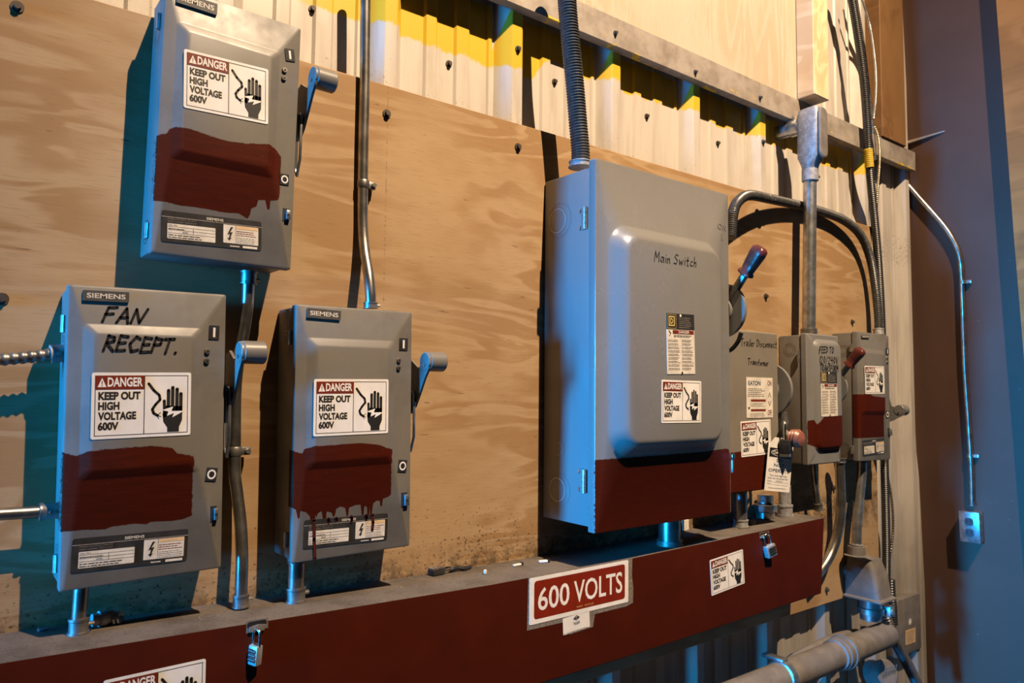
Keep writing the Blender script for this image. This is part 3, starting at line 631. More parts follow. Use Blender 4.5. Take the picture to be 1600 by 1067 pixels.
m_maindoor = enamel('main_switch_door_paint', (0.172, 0.170, 0.167), 0.27, 0.2, mp)
b = MB(); x0, x1 = -W/2, W/2; e0, e1, f0, f1 = 0.031-W/2, 0.378-W/2, 0.138, 0.594
Y = lambda pts, y: [Vector((p[0], y, p[1])) for p in pts]
K = 8; L = [Y(rrect(x0, 0, x1, H, 0.004, K), -MAIN_D+0.018), Y(rrect(x0, 0, x1, H, 0.004, K), -MAIN_D+0.004), Y(rrect(x0+0.0012, 0.0012, x1-0.0012, H-0.0012, 0.004, K), -MAIN_D+0.001), Y(rrect(x0+0.004, 0.004, x1-0.004, H-0.004, 0.004, K), -MAIN_D)]
for t in range(0, 9):
    q = t/8; ins = 0.034*q; hh = 0.030*(q*q*(3-2*q)*0.55+math.sin(q*PI/2)*0.45); L.append(Y(rrect(e0+ins, f0+ins, e1-ins, f1-ins, 0.050-0.020*q, K), -MAIN_D-hh))
b.loops(L, m_maindoor, True, True)
DD = 0.030
fr, tw, th = px_frame(rt, b, (1022, 392), (1087, 402), (1022, 408), MAIN_D+DD, 0.0006); handwrite(fr, 'Main Switch', 0, 0, tw, th, m_marker, 1, 0.0016, 0.2)
fr, tw, th = px_frame(rt, b, (1121, 348), (1134, 352), (1121, 357), MAIN_D, 0.0006); fr.text('ON', 0, 0, tw, th, m_greyclean, 1, 0.01); fr.rect(tw*0.5, -th*1.8, tw*0.62, -th*0.6, m_greyclean, 1)
b.build('door', rt, 40)
def square_plate(fr, w, h):
    fr.slab(rrect(0, 0, w, h, 0.001, 1), m_paper, 0.0005); fr.rect(0, h*0.735, w, h, m_plate, 3)
    fr.frame(w*0.08, h*0.79, w*0.29, h*0.955, w*0.03, m_yellowprint, 4); fr.text('D', w*0.14, h*0.825, w*0.09, h*0.095, m_yellowprint, 4, 0.03); fr.frame(w*0.03, h*0.75, w*0.34, h*0.985, w*0.008, m_yellowprint, 4)
    fr.lines(w*0.45, h*0.76, w*0.48, h*0.19, 6, m_dust, 4); fr.disc(w*0.5, h*0.97, w*0.035, m_white, 5, 10)
    fr.rect(w*0.22, h*0.665, w*0.97, h*0.725, m_redprint, 4); fr.text('DANGER', w*0.42, h*0.675, w*0.38, h*0.04, m_white, 5, 0.01)
    fr.stroke([(w*.08, h*.71), (w*.15, h*.67), (w*.1, h*.63)], w*0.02, m_ink, 4)
    fr.lines(w*0.25, h*0.61, w*0.65, h*0.04, 2, m_ink, 4)
    for i in range(9):
        y = h*(0.53-0.058*i); fr.lines(w*0.05, y, w*0.42, h*0.045, 2, m_dust, 4); fr.lines(w*0.53, y, w*0.42, h*0.045, 2, m_dust, 4)
    fr.disc(w*0.52, h*0.02, w*0.03, m_ink, 5, 8)
sticker(rt, 'information_plate', (1042, 489), (1085.5, 492), (1042, 584.5), MAIN_D+DD, square_plate, 'black and white rating plate')
sticker(rt, 'danger_label', (1032.5, 593), (1094.5, 595.5), (1033, 661), MAIN_D+DD, danger_art, 'white and red danger sticker')
for zz in (0.095, 0.600):
    k = MB()
    for i in range(4): k.cyl((-W/2-0.003, -MAIN_D+0.026, zz-0.022+i*0.011), (-W/2-0.003, -MAIN_D+0.026, zz-0.0115+i*0.011), 0.0042, m_steel, 10)
    k.box((-W/2-0.001, -MAIN_D+0.026, zz-0.022), (-W/2+0.0025, -MAIN_D+0.040, zz+0.022), m_mainbody, 0.0005, 1); k.build('hinge', rt)
    for s in (-1, 1):
        k = MB(); c = Vector((-W/2+0.001, -MAIN_D+0.044, zz+s*0.017)); k.cyl(c, c+Vector((-0.003, 0, 0)), 0.005, m_steel, 12, 0.0025); k.build('rivet', rt)
for yy, zz, r in ((0.042, 0.610, 0.026), (0.048, 0.150, 0.013), (0.046, 0.070, 0.024)):
    k = MB(); fr = Frame(k, (-W/2+0.0018, 0, 0), (0, -1, 0), (0, 0, 1)); fr.ringp(yy, zz, r, r*0.965, m_steeldark, 1, 30); fr.ringp(yy+r*0.25, zz, r*1.35, r*1.31, m_greyclean, 1, 14 if False else 30); fr.ringp(yy, zz, r*0.97, r*0.93, m_white, 1, 30); k.build('knockout', rt, 0)
k = MB(); c = local(rt, at(1143, 720, MAIN_D)); k.box((c.x-0.004, -MAIN_D-0.006, c.z+0.004), (c.x+0.006, -MAIN_D, c.z+0.016), m_brass, 0.002); k.box((c.x-0.003, -MAIN_D-0.004, c.z-0.026), (c.x+0.004, -MAIN_D, c.z+0.004), m_steel, 0.0015); k.build('latch', rt)
def rotary_handle(rt, X, cy, cz, r, up=True, ang=50, gripmat=None, s=1.0, grip=True):
    """side-mounted switch handle: half-round drum, arm and vinyl grip"""
    k = MB(); n = 28; pts = [(-(cy+r*math.cos(i*2*PI/n)), cz+r*math.sin(i*2*PI/n)) for i in range(n)]
    k.prism(pts, X+0.006, X+0.016*s, 'x', m_greyclean)
    k.cyl((X-0.004, -cy, cz), (X+0.007, -cy, cz), r*0.5, m_greyclean, 20); dr = k.build('handle_drum', rt)
    a = math.radians(ang); d = Vector((0, -math.cos(a), math.sin(a))); nrm = Vector((0, math.sin(a), math.cos(a)))
    if grip:
        C = Vector((X+0.012, -cy, cz))+d*(r*0.55); k = MB()
        k.tube([C, C+d*0.045*s, C+d*0.075*s], [0.010*s, 0.0095*s, 0.009*s], m_steeldark, 8); k.build('handle_arm', rt)
        k = MB(); G = C+d*0.060*s; prof = [(0.0, 0.011), (0.003, 0.0165), (0.008, 0.0165), (0.012, 0.013), (0.030, 0.0145), (0.055, 0.0165), (0.066, 0.016), (0.072, 0.011)]
        sq = []
        for t, q in prof:
            P = G+d*t*s; sq.append([P + Vector((1, 0, 0))*math.copysign(abs(math.cos(u))**0.6, math.cos(u))*q*0.85*s + nrm*math.copysign(abs(math.sin(u))**0.6, math.sin(u))*q*1.1*s for u in (j*2*PI/16 for j in range(16))])
        k.loops(sq, gripmat or m_redgrip); k.build('grip', rt, 50, 'red vinyl hand grip')
    return dr
rotary_handle(rt, W/2, 0.128, 0.4515, 0.062, True, 52)
k = MB(); k.tube(smooth_path([(W/2+0.010, -0.178, 0.398), (W/2+0.010, -0.170, 0.380), (W/2+0.010, -0.155, 0.364), (W/2+0.010, -0.142, 0.358)]), 0.005, m_black, 8); k.build('lock_hook', rt)

# ------------------------------------------------------------------ trailer disconnect (behind the main switch) and feeder switch
TD = 0.11; rt = root('disconnect_switch', (1.537, 0, Z0-0.235), 'beige-grey box marked Trailer Disconnect, tagged with a padlock, beside the main switch', 'switch box'); trailer = rt
tw_, th_ = 0.207, 0.382
b = MB(); b.box((-tw_/2+0.002, -TD+0.010, 0.002), (tw_/2-0.004, -0.001, th_-0.003), m_grey, 0.003); b.build('enclosure', rt)
tp = (-tw_/2-0.001, tw_/2+0.001, [(-tw_/2, 0.094), (0, 0.098), (tw_/2, 0.103)], [(-tw_/2, -0.05), (tw_/2, -0.05)])
b = MB(); mt = enamel('disconnect_door_paint', (0.185, 0.165, 0.135), 0.45, 0.4, tp)
L = [Y(rrect(-tw_/2, 0, tw_/2, th_, 0.003), -TD+0.014), Y(rrect(-tw_/2, 0, tw_/2, th_, 0.003), -TD+0.003), Y(rrect(-tw_/2+0.003, 0.003, tw_/2-0.003, th_-0.003, 0.003), -TD)]
b.loops(L, mt)
fr, tw, th = px_frame(rt, b, (1157, 528), (1213, 532), (1157, 540), TD, 0.0006); handwrite(fr, 'Trailer Disconnect', 0, 0, tw, th, m_marker, 1, 0.0016)
fr, tw, th = px_frame(rt, b, (1168, 559), (1200, 562), (1168, 569), TD, 0.0006); handwrite(fr, 'Transformer', 0, 0, tw, th, m_marker, 1, 0.0016)
b.build('door', rt)
def eaton_plate(fr, w, h):
    fr.slab(rrect(0, 0, w, h, 0.001, 1), m_paper, 0.0005)
    fr.text('EATON', w*0.07, h*0.80, w*0.46, h*0.11, m_blueprint, 3, 0.02)
    fr.text('ON', w*0.80, h*0.80, w*0.15, h*0.13, m_redprint, 3, 0.01); fr.text('OFF', w*0.80, h*0.06, w*0.15, h*0.13, m_redprint, 3, 0.01)
    for s_, v in ((1, 0.52), (-1, 0.40)): fr.stroke([(w*.83, h*v), (w*.875, h*(v+.10*s_)), (w*.92, h*v)], w*0.02, m_dust, 3)
    fr.lines(w*0.05, h*0.52, w*0.66, h*0.22, 5, m_ink, 3, t=0.3)
    for v in (0.40, 0.16): fr.rect(w*0.16, h*v, w*0.72, h*v+h*0.055, m_redprint, 3)
    fr.lines(w*0.14, h*0.27, w*0.58, h*0.10, 3, m_dust, 3); fr.lines(w*0.14, h*0.03, w*0.58, h*0.10, 3, m_dust, 3); fr.disc(w*0.09, h*0.24, w*0.03, m_ink, 3)
sticker(rt, 'information_plate', (1166, 589), (1207, 590.5), (1166, 653), TD, eaton_plate, 'cream rating plate')
sticker(rt, 'danger_label', (1158.5, 658.5), (1205, 655), (1158, 714.5), TD, danger_art, 'white and red danger sticker')
rotary_handle(rt, tw_/2, 0.075, 0.242, 0.066, grip=False)
k = MB(); cx_ = tw_/2+0.012
k.prism([(-0.085, 0.20), (-0.125, 0.185), (-0.128, 0.16), (-0.115, 0.13), (-0.10, 0.11), (-0.088, 0.14)], cx_-0.003, cx_+0.003, 'x', m_steel); k.build('handle_arm', rt)
k = MB(); G = local(rt, atx(1243, 685, 1.655)); k.tube([G+Vector((0.0, 0.012+0.0, 0.0))+Vector((0, -i*0.004, 0)) for i in range(9)], [0.016, 0.022, 0.0195, 0.023, 0.0205, 0.023, 0.020, 0.017, 0.006], m_coil, 18)
k.tube([G+Vector((0, 0.03, 0.012)), G+Vector((0, 0.012, 0))], 0.010, m_steeldark, 10); k.build('grip', rt, 25, 'ribbed red grip')

FD = 0.085; rt = root('feeder_switch', (1.8985, 0, Z0-0.1925), 'grey switch box with FEED TO TRANSFORMER handwriting and a small red patch', 'switch box'); feed = rt
fw, fh = 0.166, 0.352
b = MB(); b.box((-fw/2+0.002, -FD+0.012, 0.002), (fw/2-0.003, -0.001, fh-0.004), m_grey, 0.003); b.build('enclosure', rt)
fp = (-fw/2+0.001, fw/2, [(-fw/2, 0.118), (-fw/2+0.03, 0.12), (-fw/2+0.035, 0.108), (-fw/2+0.045, 0.118), (-fw/2+0.06, 0.127), (0.03, 0.131), (fw/2, 0.130)], [(-fw/2, 0.055), (-fw/2+0.035, 0.047), (-fw/2+0.05, 0.035), (0, 0.028), (fw/2-0.01, 0.03), (fw/2, 0.05)])
b = MB(); mf = enamel('feeder_door_paint', (0.172, 0.170, 0.167), 0.36, 0.3, fp)
e0, e1, f0, f1 = -fw/2+0.030, fw/2-0.003, 0.034, 0.338
L = [Y(rrect(-fw/2, 0, fw/2, fh, 0.003), -FD+0.016), Y(rrect(-fw/2, 0, fw/2, fh, 0.003), -FD+0.003), Y(rrect(-fw/2+0.003, 0.003, fw/2-0.003, fh-0.003, 0.003), -FD)]
for t in range(6):
    q = t/5; L.append(Y(rrect(e0+0.016*q, f0+0.016*q, e1-0.010*q, f1-0.016*q, 0.022-0.008*q), -FD-0.012*math.sin(q*PI/2)))
b.loops(L, mf)
for t, a, c, e in (('FEED TO', (1280, 541), (1302, 542), (1280, 551)), ('120/240V', (1280, 556), (1309, 558), (1280, 567)), ('TRANSFORM', (1281, 569), (1309, 571), (1281, 579))):
    fr, tw, th = px_frame(rt, b, a, c, e, FD+0.012, 0.0006); handwrite(fr, t, 0, 0, tw, th, m_marker, 1, 0.0022)
b.build('door', rt, 40)
sticker(rt, 'information_plate', (1282.5, 580.5), (1308, 581), (1283, 651), FD+0.012, square_plate, 'black and white rating plate')
for zz in (0.29,):
    k = MB(); k.cyl((-fw/2-0.003, -FD+0.022, zz-0.016), (-fw/2-0.003, -FD+0.022, zz+0.016), 0.0035, m_steel, 10); k.build('hinge', rt)
k = MB(); fr = Frame(k, (-fw/2+0.0018, 0, 0), (0, -1, 0), (0, 0, 1)); knockout(fr, 0.035, 0.31, 0.018, m_steeldark); k.build('knockout', rt, 0)
rotary_handle(rt, fw/2, 0.055, 0.208, 0.048, True, 50, s=0.85)

# ------------------------------------------------------------------ wireway
def wz(x):
    pts = [(-0.6, -0.311), (0.06, -0.316), (0.25, -0.3205), (0.45, -0.326), (0.75, -0.333), (1.1, -0.334), (1.8, -0.325), (2.4, -0.32)]
    for (a, p), (c, q) in zip(pts, pts[1:]):
        if x <= c: return Z0 + p + (q-p)*(x-a)/(c-a)
    return Z0-0.32
WD, WH = 0.120, 0.1915
rt = root('wireway', (0.6, 0, Z0-0.53), 'long dark red wiring trough with a dusty grey top under the switch boxes', 'wireway')
mb = MB(); xs = [-0.6, -0.2, 0.06, 0.15, 0.25, 0.35, 0.45, 0.6, 0.75, 0.9, 1.1, 1.3, 1.5, 1.825]
sec = lambda x: [Vector((x-(0.02 if x > 1.8 else 0)*k, y, wz(x)-dz)) for (y, dz, k) in ((-0.0005, 0, 0), (-WD+0.002, 0, 0), (-WD+0.0005, 0.0008, 0), (-WD, 0.003, 0), (-WD, WH-0.003, 1), (-WD+0.003, WH, 1), (-0.0005, WH, 1))]
mb.loops([sec(x) for x in xs], m_wire)
for v in mb.v: v -= rt.location
mb.build('trough', rt, 30)
def on_wire(px, py): return local(rt, at(px, py, WD))
def slot(px0, px1, y0, y1, mess):
    k = MB(); a = on_wire(px0, y0); c = on_wire(px1, y1); fr = Frame(k, (a.x, -WD-0.0008, c.z), (1, 0, 0), (0, 0, 1)); w_ = c.x-a.x; h_ = (a.z-c.z)*0.55; fr.O.z += h_*0.5
    fr.poly([(-w_*.04+w_*1.12*q, -h_*0.75+h_*0.5*random.random()) for q in (0, .3, .7, 1)]+[(w_*1.08-w_*1.12*q, h_*1.1+h_*0.2*random.random()) for q in (0, .4, .8, 1)], m_castdusty, 0)
    fr.poly(rrect(0, 0, w_, h_, h_*0.45, 4), m_ink, 1)
    fr.slab([(w_*.1, -h_*.5), (w_*.85, -h_*.55), (w_*.95, h_*.25), (w_*.55, h_*.45), (w_*.1, h_*.2)], m_castdusty, 0.003); k.build('hasp_slot', rt, 0, 'dark slot in scraped paint')
slot(386, 416, 969, 982, 1); slot(1187, 1200, 831, 838, 0)
def volts(fr, w, h):
    fr.poly([(-w*.012, h*1.02), (-w*.02, -h*.10), (w*.33, -h*.11), (w*.34, -h*.30), (w*.385, -h*.42), (w*.62, -h*.38), (w*.64, -h*.10), (w*.98, -h*.10), (w*1.055, -h*.05), (w*1.06, h*.28), (w*1.045, h*.60), (w*1.05, h*1.03)], m_dust, 0)
    fr.slab(rrect(0, 0, w, h, h*0.03, 2), m_white, 0.0008)
    fr.poly(rrect(w*0.04, h*0.10, w*0.96, h*0.92, h*0.07, 4), m_signred, 4)
    fr.text('600', w*0.075, h*0.27, w*0.30, h*0.48, m_white, 5, 0.012); fr.text('VOLTS', w*0.42, h*0.27, w*0.51, h*0.48, m_white, 5, 0.012)
    fr.text('BRADY', w*0.45, h*0.145, w*0.06, h*0.035, m_yellowprint, 5); fr.text('86715-CR', w*0.53, h*0.145, w*0.09, h*0.035, m_yellowprint, 5)
sticker(rt, 'voltage_sign', (827.2, 903.6), (981, 874.5), (826.5, 977), WD, volts, 'red 600 VOLTS sign with a white border')
def csa(fr, w, h):
    fr.poly(rrect(0, 0, w, h, h*0.02, 1), m_white, 2); fr.stroke([(w*.5, h*.93), (w*.61, h*.80), (w*.5, h*.68), (w*.39, h*.80), (w*.5, h*.93)], w*0.02, m_ink, 4, False); fr.stroke([(w*.45, h*.80), (w*.55, h*.80)], w*0.03, m_ink, 4)
    fr.text('T6203', w*0.38, h*0.42, w*0.24, h*0.16, m_ink, 4, 0.01); fr.lines(0, 0, w, h*0.12, 2, m_dust, 4)
sticker(rt, 'inspection_sticker', (879.5, 966), (921, 953), (879.5, 993), WD, csa, 'small plain white sticker')
sticker(rt, 'danger_label', (1111.5, 874.5), (1163, 857), (1111.5, 931), WD, danger_art, 'white and red danger sticker')
sticker(rt, 'danger_label', (158, 1064), (318.5, 1029), (158, 1172), WD, danger_art, 'white and red danger sticker cut by the picture edge')

# ------------------------------------------------------------------ conduits
def conduit(name, label, path, r, mat, cat='conduit', connectors=(), straps=(), flex=None, n=16):
    """one run of pipe: tube plus its connectors (index or fraction, length, radius factor) and straps"""
    path = [Vector(p) for p in path]; rt = root(name, path[-1], label, cat); o = rt.location
    P = [p-o for p in path]; b = MB()
    if flex: b.flex(P, r, mat, *flex)
    else: b.tube(P, r, mat, n)
    b.build('flexible_tube' if flex else 'pipe', rt, 50)
    for where, ln, rf in connectors:
        i = 0 if where == 0 else len(P)-1; a = P[i]; q = P[1] if i == 0 else P[-2]; d = (q-a).normalized(); k = MB()
        k.tube([a, a+d*ln*0.15, a+d*ln*0.151, a+d*ln*0.8, a+d*ln*0.85, a+d*ln], [r*rf*1.12, r*rf*1.12, r*rf, r*rf, r*rf*1.08, r*rf*1.08], m_cast if mat is not m_emt else m_steeldark, 16)
        s = Vector((1, 0, 0)) if abs(d.x) < 0.8 else Vector((0, -1, 0)); s = (s-d*s.dot(d)).normalized()
        k.cyl(a+d*ln*0.55+s*r*rf*0.8, a+d*ln*0.55+s*(r*rf+0.006), r*0.28, m_steel, 8); k.build('connector', rt)
    for P0, wdt in straps:
        c = Vector(P0)-o; k = MB()
        k.tube([c+Vector((0, 0, -0.007)), c+Vector((0, 0, -0.005)), c+Vector((0, 0, 0.005)), c+Vector((0, 0, 0.007))], [r*1.08, r*1.18, r*1.18, r*1.08], m_steeldark, 16)
        e = c + Vector((r*1.0, 0, 0)); k.box(e+Vector((0, -r*0.3, -0.006)), e+Vector((0.014, r*0.9, 0.006)), m_steeldark, 0.001); k.cyl(e+Vector((0.009, -r*0.3, 0)), e+Vector((0.009, -r*0.3-0.006, 0)), 0.004, m_steel, 6); k.build('strap', rt)
    return rt
def run(pts, n=8): return smooth_path([at(*p) for p in pts], n)
r12 = 0.0089
conduit('conduit', 'bent steel conduit dropping from the topmost switch box past the FAN RECEPT. box handle', run([(389, 424, .045), (388, 445, .045), (386, 480, .042), (381, 515, .036), (373, 560, .028), (368, 610, .020), (367, 690, .018), (367, 740, .020), (371, 775, .026), (376, 820, .034), (378, 870, .042), (377, 910, .044), (376, 948, .044)]), r12, m_emt,
        connectors=((0, 0.020, 1.25), (-1, 0.018, 1.25)), straps=((at(367, 705, .018), 0),))
P_ = at(127, 915, .05); conduit('conduit', 'short steel conduit under the FAN RECEPT. box', [P_, Vector((P_.x-0.001, P_.y, wz(P_.x)))], r12, m_emt, connectors=((-1, 0.020, 1.3),))
P_ = at(464, 868, .05); conduit('conduit', 'short fat conduit under the box with dripping red paint', [P_, Vector((P_.x, P_.y, wz(P_.x)))], 0.0125, m_emt, connectors=((0, 0.010, 1.12), (-1, 0.022, 1.12)))
conduit('conduit', 'tall steel conduit rising from the box with dripping red paint', run([(571, -60, .011), (571, 0, .011), (570.5, 70, .011), (570, 130, .011), (568, 220, .011), (567, 290, .011), (567, 350, .012), (570, 392, .022), (576, 430, .042), (579, 460, .05), (579, 482, .05)]), r12, m_emt,
        connectors=((-1, 0.010, 1.25),), straps=((at(567.5, 288, .011), 0),))
conduit('conduit', 'straight steel conduit entering the FAN RECEPT. box low on its left', [at(-60, 807, .04), at(40, 801, .04), at(96, 797, .04)], 0.0078, m_emt, connectors=((-1, 0.024, 1.35),))
conduit('armoured_conduit', 'armoured flexible conduit entering the FAN RECEPT. box from the left', smooth_path([at(-60, 567, .04), at(0, 562, .04), at(50, 557, .04), at(84, 553, .04), at(104, 551, .04)], 6), 0.0085, m_steeldark, 'flexible conduit', connectors=((-1, 0.018, 1.35),), flex=(0.0095, 0.22, 12))
P_ = at(1046, 800, .085); conduit('conduit', 'short wide conduit nipple under the main switch', [P_, Vector((P_.x, P_.y, wz(P_.x)))], 0.0235, m_emt, connectors=((-1, 0.010, 1.12),), n=24)
P_ = at(1157, 770, .06); conduit('conduit', 'conduit nipple under the Trailer Disconnect box', [P_, Vector((P_.x, P_.y, wz(P_.x)))], 0.0155, m_steel, connectors=((-1, 0.018, 1.1),))
P_ = at(1226, 758, .045); conduit('conduit', 'grey conduit stub behind the hanging danger tag', [P_, Vector((P_.x, P_.y, wz(P_.x)))], 0.016, m_cast, connectors=((-1, 0.03, 1.2),))
P_ = at(1271, 724, .04); conduit('conduit', 'thin conduit from the feeder box down to the wiring trough', [P_, at(1273, 750, .04), Vector((at(1279, 800, .04).x, -0.04, wz(1.8)))], 0.0078, m_emt, connectors=((-1, 0.018, 1.45),))
conduit('conduit', 'large conduit bending behind the end of the wiring trough', run([(1312, 716, .045), (1313, 750, .045), (1314, 785, .045), (1312, 815, .042), (1304, 850, .035), (1290, 880, .03), (1270, 905, .026)]), 0.0135, m_emt, connectors=((0, 0.012, 1.2),))
conduit('conduit', 'conduit from the corner switch box down into the grey pull elbow', run([(1347, 716, .045), (1346, 745, .045), (1342, 785, .045), (1339, 820, .045), (1338, 862, .045)]), 0.0138, m_steel, connectors=((0, 0.012, 1.2), (-1, 0.022, 1.3)))
# tall conduit with a pull elbow above the feeder switch
rt = root('conduit', at(1264, 525, .055), 'thick steel conduit with a grey pull elbow above the feeder box', 'conduit'); o = rt.location
b = MB(); b.tube([Vector((0, 0, 0.0)), at(1264, 500, .055)-o, at(1266, 270, .055)-o], 0.0175, m_steel, 20); b.build('pipe', rt)
k = MB(); k.tube([(0, 0, 0.002), (0, 0, 0.004), (0, 0, 0.020), (0, 0, 0.021)], [0.019, 0.022, 0.022, 0.019], m_steeldark, 18); k.cyl((0.018, -0.006, 0.011), (0.030, -0.006, 0.011), 0.004, m_steel, 8); k.build('connector', rt)
T = at(1266, 284, .055)-o; k = MB(); k.tube([T, T+Vector((0, 0, 0.002)), T+Vector((0, 0, 0.034)), T+Vector((0, 0, 0.036))], [0.019, 0.0225, 0.0225, 0.019], m_cast, 18); k.cyl(T+Vector((0.018, -0.008, 0.018)), T+Vector((0.032, -0.008, 0.018)), 0.0045, m_steel, 8); k.build('connector', rt)
k = MB(); e = T+Vector((0, 0, 0.03)); top = (at(1268, 172, .055)-o).z; hh = top-e.z
def ob(z, wx, y0, y1, r): return [Vector((e.x+p[0], p[1]+e.y, z)) for p in rrect(-wx, y0, wx, y1, r, 4)]
k.loops([ob(e.z, 0.019, -0.019, 0.019, 0.018), ob(e.z+hh*0.10, 0.023, -0.024, 0.022, 0.018), ob(e.z+hh*0.22, 0.025, -0.036, 0.028, 0.012), ob(e.z+hh*0.88, 0.025, -0.038, 0.028, 0.012), ob(e.z+hh*0.97, 0.022, -0.036, 0.024, 0.012), ob(top, 0.012, -0.030, 0.012, 0.008)], m_cast)
sb = at(1240, 192, .05)-o; sz = e.z+hh*0.76
k.tube([Vector((e.x, e.y+0.01, sz)), Vector((e.x, e.y+0.044, sz))], [0.024, 0.0225], m_cast, 18); k.build('pull_elbow', rt, 40)
k = MB(); k.loops([[Vector((e.x+p[0], e.y-0.0385-q, p[1])) for p in rrect(-0.021+i, e.z+hh*0.16+i, 0.021-i, e.z+hh*0.96-i, 0.019-i, 5)] for i, q in ((0, 0), (0, 0.003), (0.004, 0.006), (0.006, 0.0062))], m_castdusty); k.build('cover', rt, 40, 'dusty cover plate of the elbow')
k = MB(); k.tube([Vector((e.x, e.y+0.030, sz)), Vector((e.x, e.y+0.055, sz)), Vector((e.x, e.y+0.056, sz)), Vector((e.x, e.y+0.11, sz))], [0.0235, 0.0235, 0.020, 0.020], m_steel, 18); k.cyl((e.x-0.008, e.y+0.045, sz+0.022), (e.x-0.008, e.y+0.045, sz+0.032), 0.004, m_steel, 8); k.build('wall_nipple', rt)

# liquid-tight black conduits
conduit('flexible_conduit', 'thick black ribbed conduit rising from the top of the main switch', run([(884, -60, .075), (886, 0, .075), (891, 60, .075), (898, 130, .075), (903, 190, .075), (907, 235, .075), (907, 262, .075)]), 0.0195, m_flexgrey, 'flexible conduit', connectors=((-1, 0.012, 1.15),), flex=(0.0058, 0.11, 18))
conduit('flexible_conduit', 'black ribbed conduit looping from the main switch to the corner switch box', run([(1142, 372, .10), (1146, 330, .09), (1156, 312, .075), (1172, 305, .06), (1200, 310, .035), (1240, 319, .020), (1285, 331, .018), (1320, 345, .025), (1345, 368, .03), (1360, 405, .032), (1368, 450, .035), (1372, 490, .04), (1373, 524, .045)], 10), 0.0135, m_flexgrey, 'flexible conduit', connectors=((-1, 0.02, 1.15),), straps=((at(1199, 310, .035), 0),), flex=(0.0058, 0.13, 14))
rt = conduit('flexible_conduit', 'black ribbed conduit with a yellow painted band running down the corner', run([(1322, -40, .03), (1331, 0, .03), (1341, 60, .03), (1349, 120, .03), (1354, 180, .03), (1357, 235, .028), (1361, 290, .022), (1367, 350, .014), (1373, 420, .006), (1377, 500, .004), (1380, 600, .004), (1382, 720, .004), (1384, 800, .004), (1385, 860, .004), (1385, 930, .004)], 10), 0.0135, m_black, 'flexible conduit', flex=(0.006, 0.13, 14))
k = MB(); k.flex([at(1356.5, 233, .028)-rt.location, at(1358.5, 262, .0265)-rt.location], 0.0142, m_yellow, 0.006, 0.1, 14); k.build('painted_band', rt, 50, 'yellow painted stretch')
conduit('conduit', 'slim bright conduit beside the black ribbed conduit in the upper corner', run([(1335, -20, .0), (1341, 20, .0), (1349, 70, .0), (1355, 120, .0), (1361, 170, .0), (1365, 215, .0), (1367, 250, .0)]), 0.0052, m_emt)
conduit('armoured_cable', 'thin armoured cable curving across the orange corner post', run([(1338, -30, .035), (1347, 0, .035), (1359, 40, .035), (1366, 85, .035), (1369, 125, .035), (1368, 160, .03), (1365, 185, .02)]), 0.0045, m_steel, 'cable', flex=(0.0045, 0.25, 8))
conduit('armoured_cable', 'golden armoured cable hanging below the girt in the corner', run([(1366, 198, .02), (1371, 210, .025), (1374, 230, .028), (1374, 260, .026), (1371, 300, .018), (1369, 340, .008), (1370, 380, .0), (1374, 450, -.008)]), 0.0050, m_armor, 'cable', flex=(0.0062, 0.3, 8))
conduit('armoured_cable', 'beaded armoured cable bulging out below the corner switch box', run([(1380, 700, .008), (1384, 730, .01), (1391, 765, .014), (1395, 800, .016), (1395, 835, .014), (1391, 865, .01), (1387, 885, .008)]), 0.0048, m_armor, 'cable', flex=(0.0085, 0.35, 8))
# conduit on the side wall with its outlet box
pw = [atw(1392, 272, .012), atw(1410, 281, .010)]+[atw(*p, .0085) for p in ((1440, 314), (1475, 354), (1492, 381), (1500, 405), (1503, 440), (1507, 560), (1512, 640), (1516, 700), (1518, 740), (1519, 790))]
rt = conduit('conduit', 'slim steel conduit running down the grey side wall to the outlet', smooth_path(pw), 0.0082, m_emt, connectors=((-1, 0.012, 1.25),))
for p in (( 1504.5, 441), (1516, 712)):
    c = atw(*p, .0085)-rt.location; k = MB(); k.tube([c+Vector((0, 0, -.006)), c+Vector((0, 0, .006))], 0.0098, m_steel, 14); k.box(c+Vector((-0.001, -0.026, -.006)), c+Vector((0.006, -0.006, .006)), m_steel, 0.001); k.cyl(c+Vector((-0.001, -0.018, 0)), c+Vector((-0.006, -0.018, 0)), 0.0045, m_steel, 10); k.build('strap', rt)
k = MB(); c = atw(1393, 271, .02)-rt.location; k.box(c+Vector((-0.014, -0.022, -0.014)), c+Vector((0.014, 0.030, 0.014)), m_white, 0.008, 3); k.build('conduit_body', rt, 40, 'pale pulling elbow at its upper end')
A = atw(1498, 797, .035); B_ = atw(1532, 849, .035); zc = (A.z+B_.z)/2
rt = root('outlet_box', (xw(zc), (A.y+B_.y)/2, zc), 'steel duplex outlet box on the grey side wall', 'outlet', (0, -0.055, 0))
hw, hz = abs(A.y-B_.y)/2, abs(A.z-B_.z)/2
k = MB(); k.box((-0.032, -hw, -hz), (0.0, hw, hz), m_steel, 0.003); k.build('back_box', rt)
k = MB(); k.box((-0.036, -hw-0.001, -hz-0.001), (-0.032, hw+0.001, hz+0.001), m_steel, 0.002); k.cyl((-0.036, 0, 0), (-0.038, 0, 0), 0.003, m_steel, 10); k.build('cover_plate', rt)
for s in (-1, 1):
    k = MB(); k.loops([[Vector((xx, p[0], p[1]+s*hz*0.36)) for p in rrect(-hw*0.42, -hz*0.25, hw*0.42, hz*0.25, hz*0.16, 4)] for xx in (-0.035, -0.039)], m_socket)
    for q in (-1, 1): k.box((-0.0395, q*hw*0.2-0.0015, s*hz*0.36-0.003), (-0.0388, q*hw*0.2+0.0015, s*hz*0.36+0.006), m_ink)
    k.build('socket', rt)

